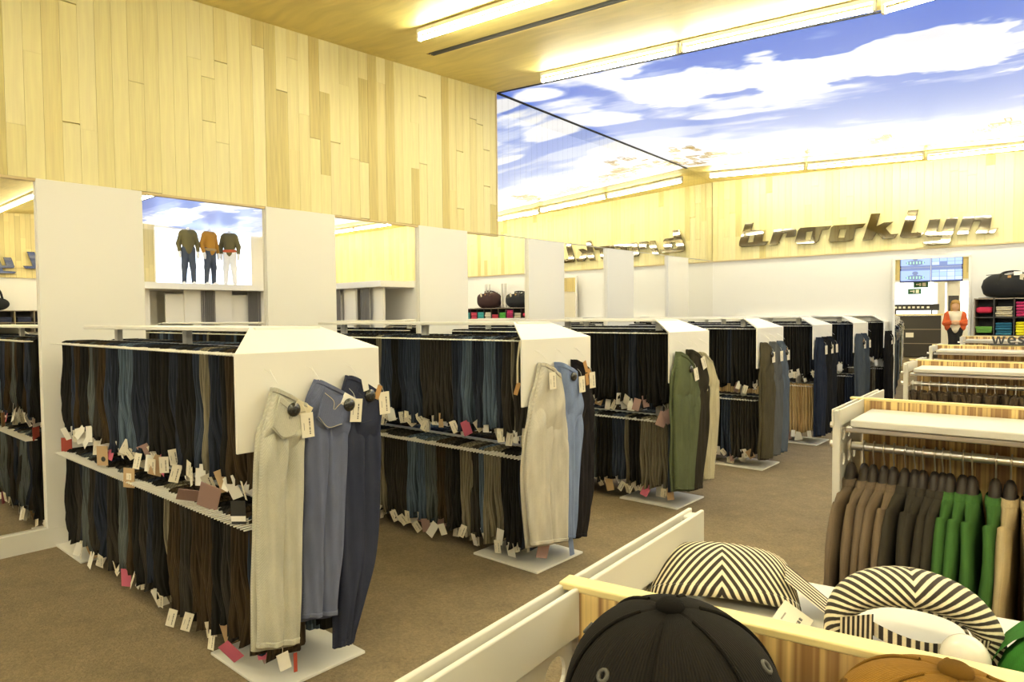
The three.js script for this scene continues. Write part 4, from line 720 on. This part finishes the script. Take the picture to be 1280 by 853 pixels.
function figureCaps(o) { // standing figure facing +z; arms: 'down' or 'folded'
  const st = o.stance || .1, k = [[[0, 1.30, 0], [0, 1.10, .01], .15, .13], [[-.13, 1.38, 0], [.13, 1.38, 0], .075, .075], [[0, 1.10, .01], [0, .96, 0], .13, .15], [[0, 1.40, 0], [0, 1.50, .01], .06, .05]];
  const legs = [[[-.08, .92, 0], [-st, .5, .02], .095, .062], [[-st, .5, .02], [-st * 1.15, .09, -.01], .06, .042], [[.08, .92, 0], [st, .5, .02], .095, .062], [[st, .5, .02], [st * 1.15, .09, -.01], .06, .042]];
  const feet = [[[-st * 1.15, .05, -.01], [-st * 1.25, .035, .15], .045, .035], [[st * 1.15, .05, -.01], [st * 1.25, .035, .15], .045, .035]];
  const A = o.arms === 'folded' ? [[[-.19, 1.36, 0], [-.25, 1.12, .03], .055, .045], [[-.25, 1.12, .03], [-.04, 1.14, .2], .043, .034], [[.19, 1.36, 0], [.25, 1.12, .03], .055, .045], [[.25, 1.12, .03], [.04, 1.14, .2], .043, .034]] : [[[-.19, 1.36, 0], [-.27, 1.1, -.03], .055, .045], [[-.27, 1.1, -.03], [-.27, .86, .06], .043, .032], [[.19, 1.36, 0], [.27, 1.1, -.03], .055, .045], [[.27, 1.1, -.03], [.25, .86, .06], .043, .032]];
  const hands = A.filter((_, i) => i % 2).map(a => { const e = a[1], s = e[0] < 0 ? -1 : 1; const out = [[e, o.arms === 'folded' ? [e[0] - s * .05, e[1] + .01, e[2] + .01] : [e[0], e[1] - .07, e[2] + .01], .03, .026]]; for (let f = 0; f < 4; f++) out.push(o.arms === 'folded' ? [[e[0] - s * .05, e[1] - .02 + f * .014, e[2] + .01], [e[0] - s * .1, e[1] - .02 + f * .013, e[2] - .0], .009, .008] : [[e[0], e[1] - .07, e[2] - .01 + f * .015], [e[0] - s * .01, e[1] - .135 + Math.abs(f - 1.5) * .008, e[2] + f * .013], .009, .008]); out.push([[e[0], e[1] - .02, e[2] + .03], [e[0] - s * .02, e[1] - .05, e[2] + .055], .01, .009]); return out; }).flat();
  return { torso: k, legs, feet, arms: A, hands };
}
const fat = (caps, d) => caps.map(c => [c[0], c[1], c[2] + d, c[3] + d]);
const mannWhite = std({ color: lin(.78, .76, .72), roughness: .35 });
function mannequin(label, pos, turn, jac, tro, o = {}) {
  const t = thing('mannequin', label, 'mannequin', pos, turn, 'mannequins on the ledge'), c = figureCaps({ stance: .12 }); t.scale.set((o.k || .94) * .86, o.k || .94, (o.k || .94) * .86);
  part(t, 'body', sdfMesh([...c.torso, ...c.legs, ...c.feet, ...c.arms, ...c.hands], 0, .8, 0, .85, 52), mannWhite);
  part(t, 'jacket', sdfMesh(fat([c.torso[0], c.torso[1], c.torso[2], ...c.arms.map((a, i) => i % 2 ? [a[0], [lerp(a[0][0], a[1][0], .8), lerp(a[0][1], a[1][1], .8), lerp(a[0][2], a[1][2], .8)], a[2], a[3]] : a)], .02), 0, 1.1, 0, .6, 44), jac);
  part(t, 'trousers', sdfMesh(fat([[[-.05, .95, 0], [.05, .95, 0], .12, .12], ...c.legs], .022), 0, .55, 0, .62, 44), tro);
  if (o.hem) part(t, 'jacket_hem', (() => { const g = new THREE.TorusGeometry(.165, .05, 8, 20); g.rotateX(Math.PI / 2); g.scale(1, 1, .85); return g; })(), o.hem, [0, .97, 0]);
  return t;
}
{
  const ol = std({ color: lin(.12, .10, .035), roughness: .9 }), mu = std({ color: lin(.42, .20, .02), roughness: .9 }), fur = std({ color: lin(.35, .24, .1), roughness: 1 }), je = std({ color: lin(.05, .06, .085), roughness: .9 }), wh = std({ color: lin(.78, .76, .72), roughness: .8 }), rd = std({ color: lin(.5, .1, .03), roughness: .9 });
  mannequin('headless mannequin in an open olive jacket and blue jeans on the ledge', [7.3, 2.3, -7.56], -1.3, ol, je);
  mannequin('headless mannequin in a mustard jacket with fur hem on the ledge', [7.3, 2.3, -8.1], -1.8, mu, je, { hem: fur });
  mannequin('headless mannequin in a dark sweater with orange hem and white trousers', [7.3, 2.3, -8.63], -1.0, ol, wh, { hem: rd });
  mannequin('all-white mannequin standing over the curtained fitting rooms', [5.3, 2.3, -10.2], 0, wh, wh, { k: .84 });
}
{ // sign, shelf and bag on the far side wall
  const t = thing('side_lettering', 'row of chrome letters on the far planked side wall', 'sign', [XR - .07, 0, -3.4], -Math.PI / 2);
  ['l', 'y', 'l', 'n', 'l'].forEach((k, i) => { const ox = { l: -2.26, y: -1.98, n: -1.58 }[k]; const g = letterGeo(k, ox, 0); g.scale(1.15, 1, 1); part(t, 'letter_' + k, g, M.chrome, [-1.2 + i * .46, .12, 0]); });
  const s = thing('side_shelf', 'pigeonhole shelf on the far side wall holding dark folded clothes', 'shelf', [XR - .2, 0, -4.1], 0);
  for (let k = 0; k <= 6; k++) part(s, 'divider', bx(.36, .5, .014, 0, 1.42, -1 + k * .36), shelfEdge);
  for (const y of [1.18, 1.40, 1.66]) part(s, 'shelf_board', bx(.36, .014, 2.2, 0, y, .08), shelfEdge);
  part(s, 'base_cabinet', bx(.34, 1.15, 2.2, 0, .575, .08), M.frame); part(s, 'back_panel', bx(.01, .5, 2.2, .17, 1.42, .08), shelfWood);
  for (let k = 0; k < 6; k++) { const o = thing('dark_folded_stack', `small stack of navy folded clothes, ${ordinal(k + 1)} pigeonhole of the far side shelf`, 'folded clothes', [XR - .22, 1.41, -4.92 + k * .36], 0, 'folded clothes on the far shelf'); for (let i = 0; i < 3; i++) part(o, 'folded_garment', rb(.26, .035, .26, .012, 0, .02 + i * .036, 0), std({ color: lin(.02, .025, .06), roughness: .9 })); }
  const b = thing('shoulder_bag', 'black rounded handbag with two tall handles on the far shelf', 'bag', [XR - .2, 1.67, -3.75]);
  const g = new THREE.SphereGeometry(1, 20, 14); g.scale(.09, .14, .22); part(b, 'body', g, bagBlack, [0, .14, 0]); for (const x of [-.05, .05]) part(b, 'handle', tube([[x, .22, -.1], [x, .42, -.05], [x, .47, 0], [x, .42, .05], [x, .22, .1]], .012, 20, 6), bagBlack);
}
// ------------------------------------------------------------------ behind the camera: what the back mirror shows
{
  const t = thing('video_wall', 'video wall of four blue and white screens hung from the ceiling', 'screen', [-1.65, 2.84, 3.0]);
  const scr = (s) => dataTex(128, 96, (u, v, x, y) => { const a = hash2(Math.floor(u * 4), Math.floor(v * 3), s), line = (x % 32 < 2 || y % 32 < 2); if (v > .82 || v < .1) return [.05, .10, .35]; if (s === 9) { const q = Math.hypot((u - .5) * 1.4, v - .62), q2 = Math.hypot((u - .5), (v - .3) * 1.7); return q < .14 ? [.08, .08, .12] : q2 < .32 ? ((Math.sin(u * 60) > .2 && Math.abs(v - .3) < .09) ? [.6, .95, .5] : [.05, .06, .1]) : [.55, .66, .95]; } return line ? [.1, .2, .6] : a < .22 ? [.12, .2, .4] : a < .5 ? [.75, .83, .98] : [.6, .72, .97]; });
  const S = [[-.42, .23, 9], [.42, .23, 2], [-.42, -.23, 9], [.42, -.23, 4]];
  S.forEach(([x, y, s]) => { const p = part(t, 'screen_panel', rb(.83, .455, .06, .006), M.dark, [x, y, 0]); part(p, 'lit_screen', bx(.80, .43, .004), new THREE.MeshStandardMaterial({ color: 0x111111, emissive: 0xffffff, emissiveMap: (() => { const q = scr(s); q.offset.set(.5, .5); q.repeat.set(1 / .8, 1 / .43); q.offset.set(.5, .5); return q; })(), emissiveIntensity: .9 }), [0, 0, -.033]); });
  for (const x of [-.5, .5]) part(t, 'hanger_pole', cyl(.02, .45, 'y', 10), M.steel, [x, .68, .02]);
  const L = new THREE.RectAreaLight(0xb8ccff, .5, 1.6, .85); L.position.set(0, 0, -.05); t.add(L);
}
{
  const t = struct('window_1', 'bright daylit shop window seen in the back mirror'); t.userData.category = 'window';
  part(t, 'daylight_pane', bb(-4.6, -1.45, .9, 2.6, ZF - .05, ZF - .03), new THREE.MeshStandardMaterial({ color: 0x333333, emissive: 0xf6f9ff, emissiveIntensity: 1.6 }));
  part(t, 'daylight_pane', bb(-.95, 1.2, .9, 2.6, ZF - .05, ZF - .03), new THREE.MeshStandardMaterial({ color: 0x333333, emissive: 0xf6f9ff, emissiveIntensity: 1.6 }));
  for (const x of [-1.2, 1.4]) part(t, 'mullion', bb(x - .12, x + .12, 0, 2.75, ZF - .12, ZF - .02), M.white);
  const L = new THREE.RectAreaLight(0xf6f9ff, 1.0, 5.6, 1.6); L.position.set(-1.7, 1.75, ZF - .1); scene.add(L);
  for (const [x, y, z, lab] of [[-1.9, 2.36, 4.6, 'green exit sign hanging under the ceiling, seen in the back mirror'], [-2.08, 2.2, 7, 'small far exit sign seen in the back mirror']]) {
    const e = thing('exit_sign', lab, 'sign', [x, y, z]); part(e, 'sign_board', rb(.42, .2, .03, .004), std({ color: lin(.02, .12, .05), roughness: .5 })); part(e, 'pictogram', merge([bx(.1, .12, .004, .09, 0, -.018), bx(.12, .04, .004, -.08, .01, -.018), bx(.05, .1, .004, -.02, 0, -.018)]), M.card); part(e, 'hanger_rod', cyl(.006, 1.2, 'y', 6), M.steel, [0, .68, 0]);
  }
}
{ // dark wall rack of garments and a tall divider behind
  const t = thing('dark_rack', 'low dark garment rack with a pale top seen in the back mirror', 'clothes rack', [-2.6, 0, 3.6]);
  part(t, 'top_board', rb(2.6, .05, .7, .004, 0, 1.36, 0), ply); part(t, 'carcass', bx(2.5, 1.3, .6, 0, .68, 0), shelfWood);
  for (const y of [.45, .9]) part(t, 'shelf_board', bx(2.5, .02, .02, 0, y, -.305), shelfEdge);
  part(t, 'paper_notice', rb(.22, .15, .004, .001, .4, .72, -.306), M.card);
  const s = thing('black_signboard', 'long black sign board above the pale rack top', 'sign', [-2.1, 1.6, 3.55]); part(s, 'board', rb(1.4, .2, .03, .004), M.dark); part(s, 'foot', bx(.04, .14, .04, -.5, -.15, 0), M.dark); part(s, 'foot', bx(.04, .14, .04, .5, -.15, 0), M.dark);
  part(s, 'pale_strip', merge([-.5, -.38, -.26, -.12, 0, .13, .25, .4].map(x => bx(.07, .06, .004, x, 0, -.018))), M.card);
  const d = thing('display_column', 'tall cream column with a dark poster beside the woman', 'column', [-1.03, 0, 3.5]); part(d, 'shaft', rb(.34, 3.4, .3, .01, 0, 1.7, 0), M.rackWhite); part(d, 'poster', rb(.28, .9, .01, .003, 0, 1.5, -.155), M.dark); part(d, 'red_mark', rb(.1, .12, .004, .001, 0, 1.5, -.163), M.redCard);
}
{
  const c = figureCaps({ arms: 'folded', stance: .08 }), skin = std({ color: lin(.55, .33, .22), roughness: .6 });
  const t = thing('person', 'woman in an orange cardigan and white top standing with hands joined', 'person', [-1.06, 0, 1.5], Math.PI);
  part(t, 'body', sdfMesh([...c.torso, ...c.legs, ...c.feet, ...c.arms, ...c.hands, [[0, 1.58, .02], [0, 1.66, .01], .085, .09], [[0, 1.565, .055], [0, 1.57, .06], .05, .05], [[0, 1.615, .1], [0, 1.6, .108], .014, .016], [[-.09, 1.62, 0], [-.09, 1.6, 0], .02, .015], [[.09, 1.62, 0], [.09, 1.6, 0], .02, .015]], 0, .87, 0, .92, 96), skin);
  part(t, 'top', sdfMesh(fat(c.torso.slice(0, 3), .016), 0, 1.15, 0, .45, 44), std({ color: lin(.7, .66, .6), roughness: .9 }));
  part(t, 'cardigan', sdfMesh(fat([c.arms[0], c.arms[2], [c.arms[1][0], [-.09, 1.135, .17], .043, .036], [c.arms[3][0], [.09, 1.135, .17], .043, .036], [[-.15, 1.36, -.02], [-.14, 1.0, -.01], .09, .1], [[.15, 1.36, -.02], [.14, 1.0, -.01], .09, .1], [[0, 1.36, -.06], [0, 1.0, -.06], .1, .11]], .018), 0, 1.15, 0, .5, 52), std({ color: lin(.55, .10, .03), roughness: .9 }));
  part(t, 'trousers', sdfMesh(fat([[[-.05, .94, 0], [.05, .94, 0], .13, .13], ...c.legs], .014), 0, .52, 0, .6, 48), std({ color: lin(.012, .012, .016), roughness: .9 }));
  part(t, 'hair', sdfMesh([[[0, 1.70, -.02], [0, 1.62, -.05], .095, .09], [[-.05, 1.725, .045], [.05, 1.725, .045], .05, .05], [[-.075, 1.66, -.01], [-.095, 1.42, .02], .045, .03], [[.075, 1.66, -.01], [.095, 1.42, .02], .045, .03], [[0, 1.6, -.07], [0, 1.42, -.09], .08, .06]], 0, 1.56, 0, .3, 48), std({ color: lin(.40, .24, .07), roughness: .7 }));
  const eyes = merge([-.032, .032].map(x => place(new THREE.SphereGeometry(.009, 8, 6), [x, 1.635, .094]))); part(t, 'eyes', eyes, M.dark); part(t, 'lips', place(new THREE.SphereGeometry(1, 10, 6).scale(.022, .007, .01), [0, 1.565, .104]), std({ color: lin(.45, .12, .1) }));
}

shade(scene);
renderer.render(scene, camera);
